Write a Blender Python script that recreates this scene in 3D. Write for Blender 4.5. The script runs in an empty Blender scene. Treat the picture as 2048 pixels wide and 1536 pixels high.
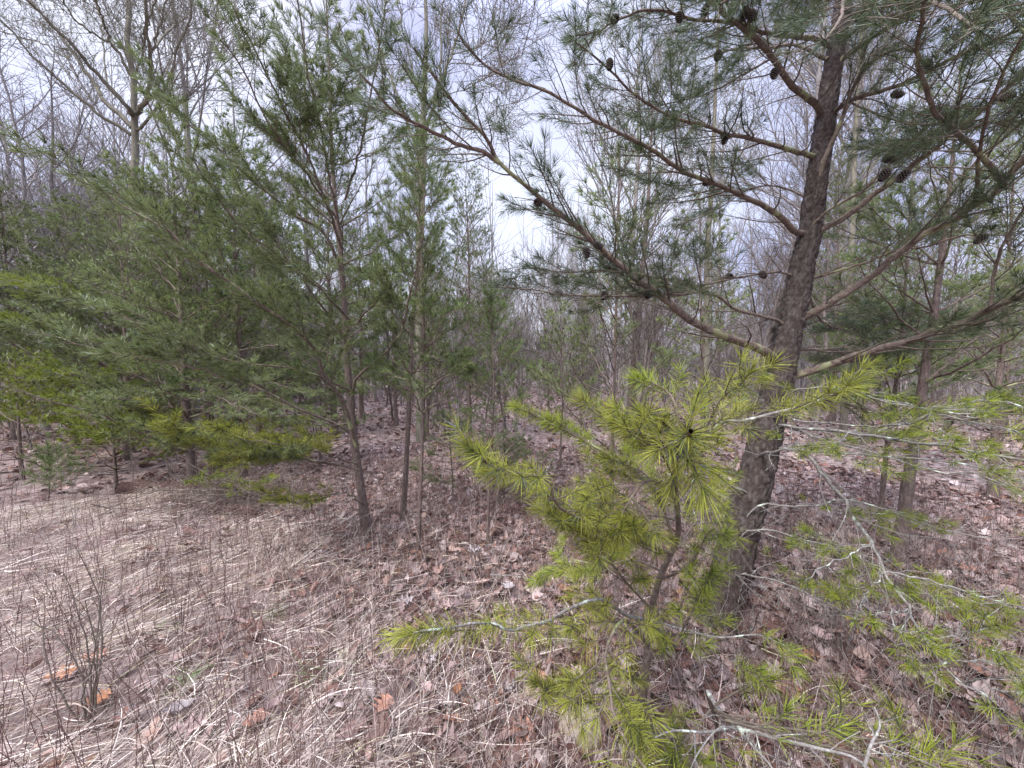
import bpy, math, random
import numpy as np
from mathutils import Vector, Matrix

S = bpy.context.scene
COL = S.collection
F = 744.0; CAMH = 1.55; PITCH = math.radians(2.5)

# ------------------------------------------------------------------ camera
cam_d = bpy.data.cameras.new("camera"); cam = bpy.data.objects.new("camera", cam_d); COL.objects.link(cam)
cam.location = (0, 0, CAMH); cam.rotation_euler = (math.pi/2 - PITCH, 0, 0)
cam_d.sensor_width = 36; cam_d.lens = 36*F/2048; cam_d.clip_start = 0.02; cam_d.clip_end = 2000
S.camera = cam
S.view_settings.view_transform = 'Standard'; S.view_settings.look = 'None'; S.view_settings.gamma = 1
S.view_settings.exposure = 1.45

# ------------------------------------------------------------------ sky
SUN_EL, SUN_ROT = math.radians(48), math.radians(-35)
W = bpy.data.worlds.new("World"); S.world = W; W.use_nodes = True
nt = W.node_tree; N = nt.nodes; L = nt.links; N.clear()
def nd(t, **kw):
    n = N.new(t)
    for k, v in kw.items(): setattr(n, k, v)
    return n
out = nd('ShaderNodeOutputWorld'); bg = nd('ShaderNodeBackground'); bg.inputs[1].default_value = 0.1
sky = nd('ShaderNodeTexSky', sky_type='NISHITA', sun_disc=False, sun_elevation=SUN_EL, sun_rotation=SUN_ROT)
tc = nd('ShaderNodeTexCoord'); mp = nd('ShaderNodeMapping'); mp.inputs['Scale'].default_value = (1.0, 1.0, 2.2)
mp.inputs['Location'].default_value = (0.35, 0.0, 0.2)
ns = nd('ShaderNodeTexNoise'); ns.inputs['Scale'].default_value = 1.5; ns.inputs['Detail'].default_value = 5; ns.inputs['Roughness'].default_value = .5
cr = nd('ShaderNodeValToRGB')                   # cloud cover: grey-lilac bases to bright white gaps
cr.color_ramp.elements[0].position = .36; cr.color_ramp.elements[0].color = (.46, .50, .80, 1)
cr.color_ramp.elements[1].position = .62; cr.color_ramp.elements[1].color = (.80, .84, 1.0, 1)
e = cr.color_ramp.elements.new(.5); e.color = (.70, .74, .97, 1)
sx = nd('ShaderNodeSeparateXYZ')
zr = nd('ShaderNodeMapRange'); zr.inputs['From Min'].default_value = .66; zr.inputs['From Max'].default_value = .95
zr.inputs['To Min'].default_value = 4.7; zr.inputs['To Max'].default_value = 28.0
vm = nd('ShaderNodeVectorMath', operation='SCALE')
mx = nd('ShaderNodeMix', data_type='RGBA'); mx.inputs[0].default_value = .9
L.new(tc.outputs['Generated'], mp.inputs[0]); L.new(mp.outputs[0], ns.inputs['Vector']); L.new(ns.outputs[0], cr.inputs[0])
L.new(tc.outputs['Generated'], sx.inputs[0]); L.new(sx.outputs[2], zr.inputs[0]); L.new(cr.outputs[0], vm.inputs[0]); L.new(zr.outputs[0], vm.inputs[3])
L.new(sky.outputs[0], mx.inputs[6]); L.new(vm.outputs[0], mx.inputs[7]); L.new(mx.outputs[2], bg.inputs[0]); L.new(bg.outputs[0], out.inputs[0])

sd = bpy.data.lights.new("sun", 'SUN'); sd.energy = 2.0; sd.angle = math.radians(20); sd.color = (1, .96, .9)
sun = bpy.data.objects.new("sun", sd); COL.objects.link(sun)
# the bright part of the cloud is behind and left of the camera, high up
sun.rotation_euler = (math.radians(42), 0, math.radians(-40))

# ------------------------------------------------------------------ helpers
rng = np.random.default_rng(7)
cp, sp = math.cos(PITCH), math.sin(PITCH)
def P(px, py, d):
    """world point seen at photo pixel (px,py), d metres in front of the camera"""
    x = (px-1024)/F*d; v = -(py-768)/F*d
    return np.array([x, d*cp + v*sp, CAMH + v*cp - d*sp])
def hz(x, y):
    x = np.asarray(x, float); y = np.asarray(y, float)
    return (.035*np.sin(x*1.7+.5)*np.cos(y*1.3) + .02*np.sin(x*4.1+y*2.7) + .012*np.sin(7*x-5*y)
            + .10*np.clip((y-12)/20, 0, 1)*np.sin(x*.25+1))
def G(px, py):
    """ground point at pixel"""
    d = P(px, py, 1.0) - np.array([0, 0, CAMH]); t = CAMH/-d[2]
    for _ in range(4):
        q = np.array([0, 0, CAMH]) + d*t; t = (CAMH - float(hz(q[0], q[1])))/-d[2]
    return np.array([0, 0, CAMH]) + d*t
def unit(v): return v/np.maximum(np.linalg.norm(v, axis=-1, keepdims=True), 1e-9)

class Mesh:
    def __init__(s): s.v = []; s.q = []; s.t = []; s.n = 0; s.c = []
    def add(s, v, q=None, t=None, c=None):
        v = np.asarray(v, np.float32).reshape(-1, 3); s.v.append(v)
        if q is not None and len(q): s.q.append(np.asarray(q, np.int32).reshape(-1, 4)+s.n)
        if t is not None and len(t): s.t.append(np.asarray(t, np.int32).reshape(-1, 3)+s.n)
        if c is not None: s.c.append(np.broadcast_to(np.asarray(c, np.float32), (len(v), 3)))
        s.n += len(v)
    def mesh(s, name, mat, smooth=True, origin=None):
        me = bpy.data.meshes.new(name)
        if s.n == 0: s.add(np.zeros((3, 3)), t=[[0, 1, 2]])
        v = np.concatenate(s.v)
        if origin is not None: v = v - np.asarray(origin, np.float32)
        q = np.concatenate(s.q) if s.q else np.zeros((0, 4), np.int32)
        t = np.concatenate(s.t) if s.t else np.zeros((0, 3), np.int32)
        me.vertices.add(len(v)); me.vertices.foreach_set('co', v.astype(np.float32).ravel())
        me.loops.add(q.size+t.size); me.loops.foreach_set('vertex_index', np.concatenate([q.ravel(), t.ravel()]))
        me.polygons.add(len(q)+len(t))
        ls = np.concatenate([np.arange(len(q))*4, q.size+np.arange(len(t))*3]).astype(np.int32)
        me.polygons.foreach_set('loop_start', ls)
        try: me.polygons.foreach_set('loop_total', np.concatenate([np.full(len(q), 4), np.full(len(t), 3)]).astype(np.int32))
        except Exception: pass
        me.polygons.foreach_set('use_smooth', np.full(len(q)+len(t), smooth))
        if s.c:
            a = me.color_attributes.new('tint', 'FLOAT_COLOR', 'POINT')
            c = np.concatenate(s.c); a.data.foreach_set('color', np.c_[c, np.ones(len(c))].astype(np.float32).ravel())
        me.update(); me.materials.append(mat); return me
def link(name, me, parent=None, loc=None):
    o = bpy.data.objects.new(name, me); COL.objects.link(o)
    if loc is not None: o.location = [float(a) for a in loc]
    if parent is not None: o.parent = parent
    return o
def tag(o, label=None, cat=None, group=None, kind=None):
    if label: o['label'] = label
    if cat: o['category'] = cat
    if group: o['group'] = group
    if kind: o['kind'] = kind
    return o
def empty(name, loc, label, cat, group=None, rz=0, sc=1):
    o = bpy.data.objects.new(name, None); COL.objects.link(o); o.location = [float(a) for a in loc]
    o.rotation_euler = (0, 0, rz); o.scale = (sc, sc, sc); o.empty_display_size = .2
    return tag(o, label, cat, group)
def copy_tree(root, loc, rz, sc, label=None, group=None):
    r = root.copy(); COL.objects.link(r); r.location = [float(a) for a in loc]; r.rotation_euler = (0, 0, rz); r.scale = sc
    if label: r['label'] = label
    if group: r['group'] = group
    for ch in list(root.children):
        c = ch.copy(); COL.objects.link(c); c.parent = r
        for g in ch.children:
            d = g.copy(); COL.objects.link(d); d.parent = c
    return r

def tubes(m, polys, sides=5, rough=0., col=None):
    """polys: list of (pts (k,3), radii (k,))"""
    by = {}
    for p, r in polys: by.setdefault(len(p), []).append((p, r))
    for k, lst in by.items():
        Pn = np.array([a for a, _ in lst], float); R = np.array([b for _, b in lst], float); n = len(lst)
        T = unit(np.gradient(Pn, axis=1)); mean = unit(Pn[:, -1]-Pn[:, 0])
        ref = np.zeros((n, 3)); ref[np.arange(n), np.argmin(np.abs(mean), axis=1)] = 1
        U = unit(np.cross(T, ref[:, None, :])); V = np.cross(T, U)
        a = np.arange(sides)/sides*2*math.pi
        RR = R[:, :, None]*(1+rough*rng.normal(size=(n, k, sides)))
        vv = Pn[:, :, None, :] + RR[..., None]*(np.cos(a)[None, None, :, None]*U[:, :, None, :] + np.sin(a)[None, None, :, None]*V[:, :, None, :])
        idx = np.arange(n*k*sides).reshape(n, k, sides)
        i0 = idx[:, :-1, :]; i1 = idx[:, 1:, :]
        q = np.stack([i0, np.roll(i0, -1, 2), np.roll(i1, -1, 2), i1], -1)
        m.add(vv, q=q, c=col)

def spline(pts, n):
    """Catmull-Rom resample of (x,y,z,...) rows to n points"""
    pts = np.asarray(pts, float)
    if len(pts) < 3:
        t = np.linspace(0, 1, n)[:, None]; return pts[0]*(1-t)+pts[-1]*t
    d = np.r_[0, np.cumsum(np.linalg.norm(np.diff(pts[:, :3], axis=0), axis=1))]; s = np.linspace(0, d[-1], n)
    ext = np.vstack([2*pts[0]-pts[1], pts, 2*pts[-1]-pts[-2]])
    out = []
    for x in s:
        i = min(max(np.searchsorted(d, x)-1, 0), len(pts)-2); u = (x-d[i])/max(d[i+1]-d[i], 1e-9)
        a, b, c, e = ext[i], ext[i+1], ext[i+2], ext[i+3]
        out.append(.5*((2*b)+(c-a)*u+(2*a-5*b+4*c-e)*u*u+(3*b-a-3*c+e)*u**3))
    return np.array(out)

def needles(m, shoots, per_m, width, length, spread=62, droop=.0):
    """shoots: list of (p0, p1, scale)"""
    if not shoots: return
    A = np.array([s[0] for s in shoots], float); B = np.array([s[1] for s in shoots], float); SC = np.array([s[2] for s in shoots], float)
    Ls = np.linalg.norm(B-A, axis=1); cnt = np.maximum(6, (Ls*per_m)).astype(int)
    i = np.repeat(np.arange(len(A)), cnt); n = len(i)
    u = rng.random(n)**.8; T = unit(B-A)[i]
    tipc = rng.random(n) < 18.0/np.maximum(cnt[i], 18); u = np.where(tipc, 1, u)   # brush at the tip
    base = A[i] + (B-A)[i]*u[:, None]
    rv = rng.normal(size=(n, 3)); perp = unit(np.cross(T, rv))
    ang = np.radians(spread*(1-.55*u**3) + rng.normal(size=n)*11); ang = np.where(tipc, np.radians(8+42*rng.random(n)), ang)
    D = unit(T*np.cos(ang)[:, None] + perp*np.sin(ang)[:, None])
    ln = length*SC[i]*(.72+.45*rng.random(n)); side = unit(np.cross(D, rng.normal(size=(n, 3))))*(width/2)
    bend = (T*.16 + unit(rng.normal(size=(n, 3)))*.07)*ln[:, None]; bend[:, 2] -= droop*ln
    mid = base + D*(ln*.5)[:, None] + bend*.25; tip = base + D*ln[:, None] + bend
    v = np.stack([base-side*.8, base+side*.8, mid+side, mid-side, tip], 1)
    o = np.arange(n)*5
    m.add(v, q=np.stack([o, o+1, o+2, o+3], 1), t=np.stack([o+3, o+2, o+4], 1))

def sprout(poly, rad, r_, start=.25, every=.11, l0=.45, l1=.16, up=.35, shoot=.14, sub=True, keep=1., tw=.0022, dead=False):
    """side twigs (+ their own side twigs) on a limb; returns (twigs, shoots)"""
    tw_l = []; sh = []
    seg = np.linalg.norm(np.diff(poly, axis=0), axis=1); d = np.r_[0, np.cumsum(seg)]; Lt = d[-1]
    T = unit(np.gradient(poly, axis=0))
    s = Lt*start; side = r_.choice([-1, 1])
    while s < Lt:
        u = s/Lt; i = min(np.searchsorted(d, s), len(poly)-1); p = poly[i-1] + (poly[i]-poly[i-1])*((s-d[i-1])/max(seg[i-1], 1e-9)) if i > 0 else poly[0]
        t = T[i]; h = np.cross(t, [0, 0, 1.]); h = h/max(np.linalg.norm(h), 1e-6)
        side = -side; dirv = unit(t*(.75+.5*r_.random()) + h*side*(.5+.6*r_.random()) + np.array([0, 0, up*(r_.random()*1.3-.3)]) + r_.normal(size=3)*.18)
        ln = (l0*(1-u)+l1*u)*(.6+.8*r_.random())
        if r_.random() < keep:
            c = unit(r_.normal(size=3))*ln*.07; e1 = p + dirv*ln + np.array([0, 0, up*.22*ln]); mid = p+dirv*ln*.5 + c
            pl = np.array([p, (p+mid)/2+c*.5, mid, (mid+e1)/2+c*.1, e1]); r0 = max(tw, min(.006, rad[i]*.45))*(.8+.4*r_.random())
            tw_l.append((pl, np.linspace(r0, tw*.6, 5)))
            k = 1 if ln < .2 else 2
            if not dead:
                sh.append((mid, e1, .9+.3*r_.random()))
            if sub and ln > .16:
                m_ = int(ln/.075)
                for j in range(m_):
                    uu = .25+.7*(j+r_.random())/m_; q = pl[0]*(1-uu)+pl[-1]*uu + c*(.8*(1-abs(2*uu-1)))
                    hh = np.cross(dirv, [0, 0, 1.]); hh /= max(np.linalg.norm(hh), 1e-6)
                    d2 = unit(dirv*.8 + hh*r_.choice([-1, 1])*(.4+.5*r_.random()) + np.array([0, 0, up*.8*(r_.random()-.1)]) + r_.normal(size=3)*.2)
                    l2 = min(ln*.5, .2)*(.5+.7*r_.random()); e2 = q+d2*l2
                    tw_l.append((np.array([q, (q+e2)/2 + r_.normal(size=3)*.006, e2]), np.array([tw*.8, tw*.7, tw*.5])))
                    if not dead: sh.append((q+d2*l2*.12, e2, .8+.3*r_.random()))
        s += every*(.6+.8*r_.random())
    if not dead: sh.append((poly[-1]-T[-1]*shoot, poly[-1]+T[-1]*.02, 1.1))
    return tw_l, sh

# ------------------------------------------------------------------ materials
def mat(name):
    m = bpy.data.materials.new(name); m.use_nodes = True; t = m.node_tree; t.nodes.clear()
    return m, t.nodes, t.links
def ramp(n, stops):
    c = n.new('ShaderNodeValToRGB').color_ramp
    while len(c.elements) < len(stops): c.elements.new(.5)
    for e_, (p, col) in zip(c.elements, stops): e_.position = p; e_.color = (*col, 1)
    return n[-1]
def needle_mat(name, a, b, c, trans=.35, scale=1.6):
    m, n, l = mat(name); o = n.new('ShaderNodeOutputMaterial')
    t = n.new('ShaderNodeTexCoord'); x = n.new('ShaderNodeTexNoise'); x.inputs['Scale'].default_value = scale*1.5; x.inputs['Detail'].default_value = 9; x.inputs['Roughness'].default_value = .88
    r = ramp(n, [(.3, a), (.5, b), (.72, c)]); oi = n.new('ShaderNodeObjectInfo'); hs = n.new('ShaderNodeHueSaturation')
    mr = n.new('ShaderNodeMapRange'); mr.inputs[3].default_value = .8; mr.inputs[4].default_value = 1.2
    l.new(oi.outputs['Random'], mr.inputs[0]); l.new(mr.outputs[0], hs.inputs['Value'])
    d = n.new('ShaderNodeBsdfDiffuse'); tr = n.new('ShaderNodeBsdfTranslucent'); g = n.new('ShaderNodeBsdfGlossy'); g.inputs['Roughness'].default_value = .55
    g.inputs[0].default_value = (.14, .16, .12, 1)
    m1 = n.new('ShaderNodeMixShader'); m1.inputs[0].default_value = trans; m2 = n.new('ShaderNodeMixShader'); fr = n.new('ShaderNodeFresnel'); fr.inputs[0].default_value = 1.4
    l.new(t.outputs['Object'], x.inputs['Vector']); l.new(x.outputs[0], r.inputs[0]); l.new(r.outputs[0], hs.inputs['Color'])
    l.new(hs.outputs[0], d.inputs[0]); l.new(hs.outputs[0], tr.inputs[0])
    l.new(d.outputs[0], m1.inputs[1]); l.new(tr.outputs[0], m1.inputs[2]); l.new(m1.outputs[0], m2.inputs[1]); l.new(g.outputs[0], m2.inputs[2]); l.new(fr.outputs[0], m2.inputs[0]); l.new(m2.outputs[0], o.inputs[0])
    return m
def bark_mat(name, cols, sc=(14, 14, 5), bump=.6, plates=0., dist=.02, lich=None):
    m, n, l = mat(name); o = n.new('ShaderNodeOutputMaterial'); b = n.new('ShaderNodeBsdfPrincipled'); b.inputs['Roughness'].default_value = .9
    b.inputs['Specular IOR Level'].default_value = .2
    t = n.new('ShaderNodeTexCoord'); mp = n.new('ShaderNodeMapping'); mp.inputs['Scale'].default_value = sc
    x = n.new('ShaderNodeTexNoise'); x.inputs['Scale'].default_value = 2.2; x.inputs['Detail'].default_value = 8; x.inputs['Roughness'].default_value = .7
    r = ramp(n, cols); l.new(t.outputs['Object'], mp.inputs[0]); l.new(mp.outputs[0], x.inputs['Vector']); l.new(x.outputs[0], r.inputs[0])
    col = r.outputs[0]; h = x.outputs[0]
    if plates:
        v = n.new('ShaderNodeTexVoronoi'); v.feature = 'DISTANCE_TO_EDGE'; v.inputs['Scale'].default_value = plates
        wv = n.new('ShaderNodeVectorMath'); wv.operation = 'ADD'; l.new(mp.outputs[0], wv.inputs[0]); xs = n.new('ShaderNodeVectorMath'); xs.operation = 'SCALE'; xs.inputs[3].default_value = .8
        l.new(x.outputs['Color'], xs.inputs[0]); l.new(xs.outputs[0], wv.inputs[1]); l.new(wv.outputs[0], v.inputs['Vector'])
        vr = ramp(n, [(0, (.0, .0, .0)), (.22, (1, 1, 1))]); l.new(v.outputs['Distance'], vr.inputs[0])
        mm = n.new('ShaderNodeMix'); mm.data_type = 'RGBA'; l.new(vr.outputs[0], mm.inputs[0]); mm.inputs[6].default_value = (.085, .062, .056, 1); l.new(col, mm.inputs[7]); col = mm.outputs[2]
        ad = n.new('ShaderNodeMath'); ad.operation = 'ADD'; l.new(vr.outputs[0], ad.inputs[0]); l.new(x.outputs[0], ad.inputs[1]); h = ad.outputs[0]
    if lich:
        y = n.new('ShaderNodeTexNoise'); y.inputs['Scale'].default_value = lich[2]; y.inputs['Detail'].default_value = 5
        l.new(t.outputs['Object'], y.inputs['Vector'])
        lr = ramp(n, [(lich[1], (0, 0, 0)), (lich[1]+.07, (1, 1, 1))]); l.new(y.outputs[0], lr.inputs[0])
        mm = n.new('ShaderNodeMix'); mm.data_type = 'RGBA'; l.new(lr.outputs[0], mm.inputs[0]); l.new(col, mm.inputs[6]); mm.inputs[7].default_value = (*lich[0], 1); col = mm.outputs[2]
    bp = n.new('ShaderNodeBump'); bp.inputs['Strength'].default_value = bump; bp.inputs['Distance'].default_value = dist
    l.new(h, bp.inputs['Height']); l.new(bp.outputs[0], b.inputs['Normal']); l.new(col, b.inputs['Base Color']); l.new(b.outputs[0], o.inputs[0])
    return m
def tint_mat(name, trans=.25, scale=60, gloss=.15):
    m, n, l = mat(name); o = n.new('ShaderNodeOutputMaterial'); a = n.new('ShaderNodeAttribute'); a.attribute_name = 'tint'
    t = n.new('ShaderNodeTexCoord'); x = n.new('ShaderNodeTexNoise'); x.inputs['Scale'].default_value = scale; x.inputs['Detail'].default_value = 4
    hs = n.new('ShaderNodeHueSaturation'); mr = n.new('ShaderNodeMapRange'); mr.inputs[1].default_value = .3; mr.inputs[2].default_value = .7; mr.inputs[3].default_value = .68; mr.inputs[4].default_value = 1.25
    l.new(t.outputs['Object'], x.inputs['Vector']); l.new(x.outputs[0], mr.inputs[0]); l.new(mr.outputs[0], hs.inputs['Value']); l.new(a.outputs['Color'], hs.inputs['Color'])
    b = n.new('ShaderNodeBsdfPrincipled'); b.inputs['Roughness'].default_value = .6; b.inputs['Specular IOR Level'].default_value = gloss*2
    tr = n.new('ShaderNodeBsdfTranslucent'); ms = n.new('ShaderNodeMixShader'); ms.inputs[0].default_value = trans
    l.new(hs.outputs[0], b.inputs['Base Color']); l.new(hs.outputs[0], tr.inputs[0]); l.new(b.outputs[0], ms.inputs[1]); l.new(tr.outputs[0], ms.inputs[2]); l.new(ms.outputs[0], o.inputs[0])
    return m

M_ND_BIG = needle_mat('needles_dark_green', (.066, .088, .052), (.11, .14, .072), (.18, .21, .10))
M_ND_NEAR = needle_mat('needles_yellow_green', (.15, .175, .035), (.31, .33, .06), (.56, .55, .12), trans=.4, scale=3)
M_ND_MID = needle_mat('needles_mid_green', (.115, .145, .065), (.20, .24, .095), (.33, .365, .135))
M_ND_LIME = needle_mat('needles_lime_green', (.14, .18, .03), (.25, .30, .042), (.42, .45, .06))
M_ND_SOFT = needle_mat('needles_soft_green', (.115, .165, .065), (.195, .26, .09), (.30, .36, .12))
M_BARK = bark_mat('pine_bark', [(.3, (.032, .023, .021)), (.5, (.068, .052, .048)), (.72, (.145, .125, .12))], sc=(16, 16, 7), bump=.9, dist=.015, lich=((.17, .165, .12), .68, 14))
M_BARKY = bark_mat('young_pine_bark', [(.3, (.07, .05, .046)), (.55, (.16, .12, .105)), (.75, (.27, .22, .20))], sc=(30, 30, 9), bump=.8)
M_LIMB = bark_mat('limb_bark', [(.3, (.07, .05, .042)), (.5, (.145, .11, .09)), (.72, (.25, .21, .175))], sc=(22, 22, 22), bump=.7, dist=.006, lich=((.26, .27, .15), .58, 9))
M_TWIG = bark_mat('twig_bark', [(.3, (.075, .06, .05)), (.6, (.16, .13, .105)), (.8, (.26, .23, .2))], sc=(40, 40, 40), bump=.3, dist=.002)
M_DEAD = bark_mat('dead_grey_branch', [(.3, (.09, .08, .072)), (.5, (.20, .185, .17)), (.75, (.40, .385, .36))], sc=(40, 40, 40), bump=.5, dist=.003, lich=((.52, .58, .50), .6, 25))
M_BARE = bark_mat('bare_tree_bark', [(.3, (.15, .135, .13)), (.5, (.25, .23, .225)), (.75, (.38, .355, .345))], sc=(6, 6, 2), bump=.5)
M_SAPL = bark_mat('sapling_bark', [(.3, (.07, .055, .05)), (.5, (.14, .115, .105)), (.75, (.24, .21, .20))], sc=(6, 6, 2), bump=.4)
M_BARE2 = bark_mat('poplar_bark', [(.3, (.10, .092, .07)), (.5, (.17, .155, .12)), (.75, (.26, .245, .195))], sc=(6, 6, 2), bump=.5)
M_BROWN_ND = needle_mat('dead_brown_needles', (.18, .10, .05), (.28, .17, .09), (.38, .26, .15))
M_LEAF = tint_mat('fallen_leaf', .12, 45)
M_GRASS = tint_mat('dry_grass', .25, 30)
M_CONE = bark_mat('cone_scale', [(.3, (.012, .009, .008)), (.6, (.03, .022, .018)), (.8, (.07, .055, .045))], sc=(60, 60, 60), bump=.3)
M_CONE_TIP = bark_mat('cone_scale_tip', [(.3, (.06, .05, .045)), (.6, (.13, .11, .10)), (.8, (.26, .23, .21))], sc=(60, 60, 60), bump=.2)
M_ROT = bark_mat('rotten_wood', [(.3, (.035, .02, .017)), (.5, (.12, .07, .058)), (.75, (.27, .20, .175))], sc=(8, 40, 40), bump=1., dist=.03)
M_ROCK = bark_mat('pale_stone', [(.3, (.16, .12, .09)), (.5, (.42, .33, .25)), (.7, (.66, .60, .52))], sc=(14, 14, 14), bump=1., dist=.03)

# ------------------------------------------------------------------ the ground
m, n, l = mat('forest_soil'); o = n.new('ShaderNodeOutputMaterial'); b = n.new('ShaderNodeBsdfPrincipled'); b.inputs['Roughness'].default_value = .95
t = n.new('ShaderNodeTexCoord'); x = n.new('ShaderNodeTexNoise'); x.inputs['Scale'].default_value = 9; x.inputs['Detail'].default_value = 9; x.inputs['Roughness'].default_value = .75
v = n.new('ShaderNodeTexVoronoi'); v.inputs['Scale'].default_value = 14; v.inputs['Randomness'].default_value = 1
r = ramp(n, [(.3, (.06, .032, .026)), (.5, (.14, .085, .07)), (.7, (.26, .185, .165))]); vr = ramp(n, [(0, (.16, .10, .08)), (.3, (.34, .26, .24)), (.55, (.08, .05, .04)), (.8, (.42, .35, .34)), (1, (.2, .12, .10))])
mm = n.new('ShaderNodeMix'); mm.data_type = 'RGBA'; mm.inputs[0].default_value = .55
l.new(t.outputs['Object'], x.inputs['Vector']); l.new(t.outputs['Object'], v.inputs['Vector']); l.new(x.outputs[0], r.inputs[0]); l.new(v.outputs['Color'], vr.inputs[0]); l.new(r.outputs[0], mm.inputs[6]); l.new(vr.outputs[0], mm.inputs[7]); l.new(mm.outputs[2], b.inputs['Base Color'])
bp = n.new('ShaderNodeBump'); bp.inputs['Strength'].default_value = .9; bp.inputs['Distance'].default_value = .04; l.new(x.outputs[0], bp.inputs['Height']); l.new(bp.outputs[0], b.inputs['Normal']); l.new(b.outputs[0], o.inputs[0])
M_SOIL = m
ax = np.sinh(np.linspace(-5.2, 5.2, 241))*3.3/ (1) ; ax = ax/ax.max()*300
ay = np.sinh(np.linspace(-3.5, 5.2, 241))*3.3; ay = ay/ay.max()*300
X, Y = np.meshgrid(ax, ay, indexing='ij'); Z = hz(X, Y)
gm = Mesh(); idx = np.arange(X.size).reshape(X.shape)
gm.add(np.stack([X, Y, Z], -1), q=np.stack([idx[:-1, :-1], idx[1:, :-1], idx[1:, 1:], idx[:-1, 1:]], -1))
tag(link('ground', gm.mesh('ground', M_SOIL)), kind='structure')

# leaf litter -------------------------------------------------------
def leaf_templates():
    out = []
    for lob in (0, 1, 2, 3):
        k = 11; u = np.linspace(0, 1, k); w = np.sin(np.pi*u**.8)**.8*.33
        if lob == 1: w = w*(1+.5*np.sin(u*6*np.pi+1)); 
        if lob == 2: w = w*(1.15+.7*np.sin(u*8*np.pi))
        if lob == 3: w = np.sin(np.pi*u)**.6*.25
        w[0] = w[-1] = .012
        out.append((u, np.maximum(w, .012)))
    return out
LT = leaf_templates()
PAL = np.array([[.36, .255, .23], [.44, .34, .32], [.52, .45, .44], [.24, .14, .115], [.36, .195, .13], [.17, .095, .078], [.50, .38, .33], [.34, .27, .27], [.66, .59, .58]])
PALW = np.array([.19, .15, .10, .14, .04, .17, .10, .08, .03])
def scatter_leaves(mesh, x, y, size, lift=.012, tilt=.35, lo=False, zz=None):
    n = len(x); ty = rng.integers(0, 4, n); col = PAL[rng.choice(len(PAL), n, p=PALW/PALW.sum())]*(.38+.58*rng.random((n, 1)))*np.array([1, .90, .86])*.93
    a = rng.random(n)*2*math.pi; curl = rng.normal(size=n)*.9; fold = .15+.7*rng.random(n)
    tx = rng.normal(size=n)*tilt; tyy = rng.normal(size=n)*tilt; z0 = hz(x, y) + rng.random(n)*lift*2
    if zz is not None: z0 = zz
    for k in range(4):
        s = np.where(ty == k)[0]
        if not len(s): continue
        u, w = LT[k]
        if lo: u = u[[0, 3, 6, 10]]; w = w[[0, 3, 6, 10]]
        K = len(u)
        lx = (u-.5)[None, :]*size[s][:, None]; ww = w[None, :]*size[s][:, None]
        c = curl[s][:, None]; zc = size[s][:, None]*.30*c*((2*u-1)[None, :]**2)*.8
        # three columns: left edge, midrib, right edge
        pts = np.zeros((len(s), K, 3, 3))
        for j, sg in enumerate((-1, 0, 1)):
            pts[:, :, j, 0] = lx; pts[:, :, j, 1] = sg*ww*np.cos(fold[s])[:, None]
            pts[:, :, j, 2] = zc + abs(sg)*ww*np.sin(fold[s])[:, None]*np.sign(c+.3) + rng.normal(size=(len(s), K))*.02*size[s][:, None]
        ca, sa = np.cos(a[s]), np.sin(a[s])
        px = pts[..., 0]; py = pts[..., 1]; pz = pts[..., 2] + px*tx[s][:, None, None] + py*tyy[s][:, None, None]
        wx = px*ca[:, None, None]-py*sa[:, None, None]+x[s][:, None, None]; wy = px*sa[:, None, None]+py*ca[:, None, None]+y[s][:, None, None]
        wz = pz + z0[s][:, None, None] + .006
        idx = np.arange(len(s)*K*3).reshape(len(s), K, 3)
        q = np.stack([idx[:, :-1, :-1], idx[:, 1:, :-1], idx[:, 1:, 1:], idx[:, :-1, 1:]], -1)
        mesh.add(np.stack([wx, wy, wz], -1), q=q, c=np.repeat(col[s], K*3, axis=0))
def wedge(n, r0, r1, pw=1., half=58):
    u = rng.random(n); r = (r0**2+(r1**2-r0**2)*u)**.5 if pw == 1 else r0+(r1-r0)*u**pw
    a = np.radians((rng.random(n)*2-1)*half); return r*np.sin(a), r*np.cos(a)
def grassy(x, y):      # 1 where straw grass grows (front left), 0 in the wood
    return 1/(1+np.exp(-((-x + 1.9 - y*1.2)+.5*np.sin(x*3+1)*np.cos(y*2.3))*1.7))
lm = Mesh()
x, y = wedge(30000, .7, 7.5, pw=1.1); k = rng.random(len(x)) > grassy(x, y)*.93; x, y = x[k], y[k]
scatter_leaves(lm, x, y, (.032+.085*rng.random(len(x))**1.6), lift=.024, tilt=.38)
x, y = wedge(42000, 7, 32); scatter_leaves(lm, x, y, .07+.08*rng.random(len(x)), lift=.02, lo=True)
tag(link('leaf_litter', lm.mesh('leaf_litter', M_LEAF)), 'pinkish brown dead leaves and curled oak leaves covering the forest floor', 'leaf litter', kind='stuff')

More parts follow.
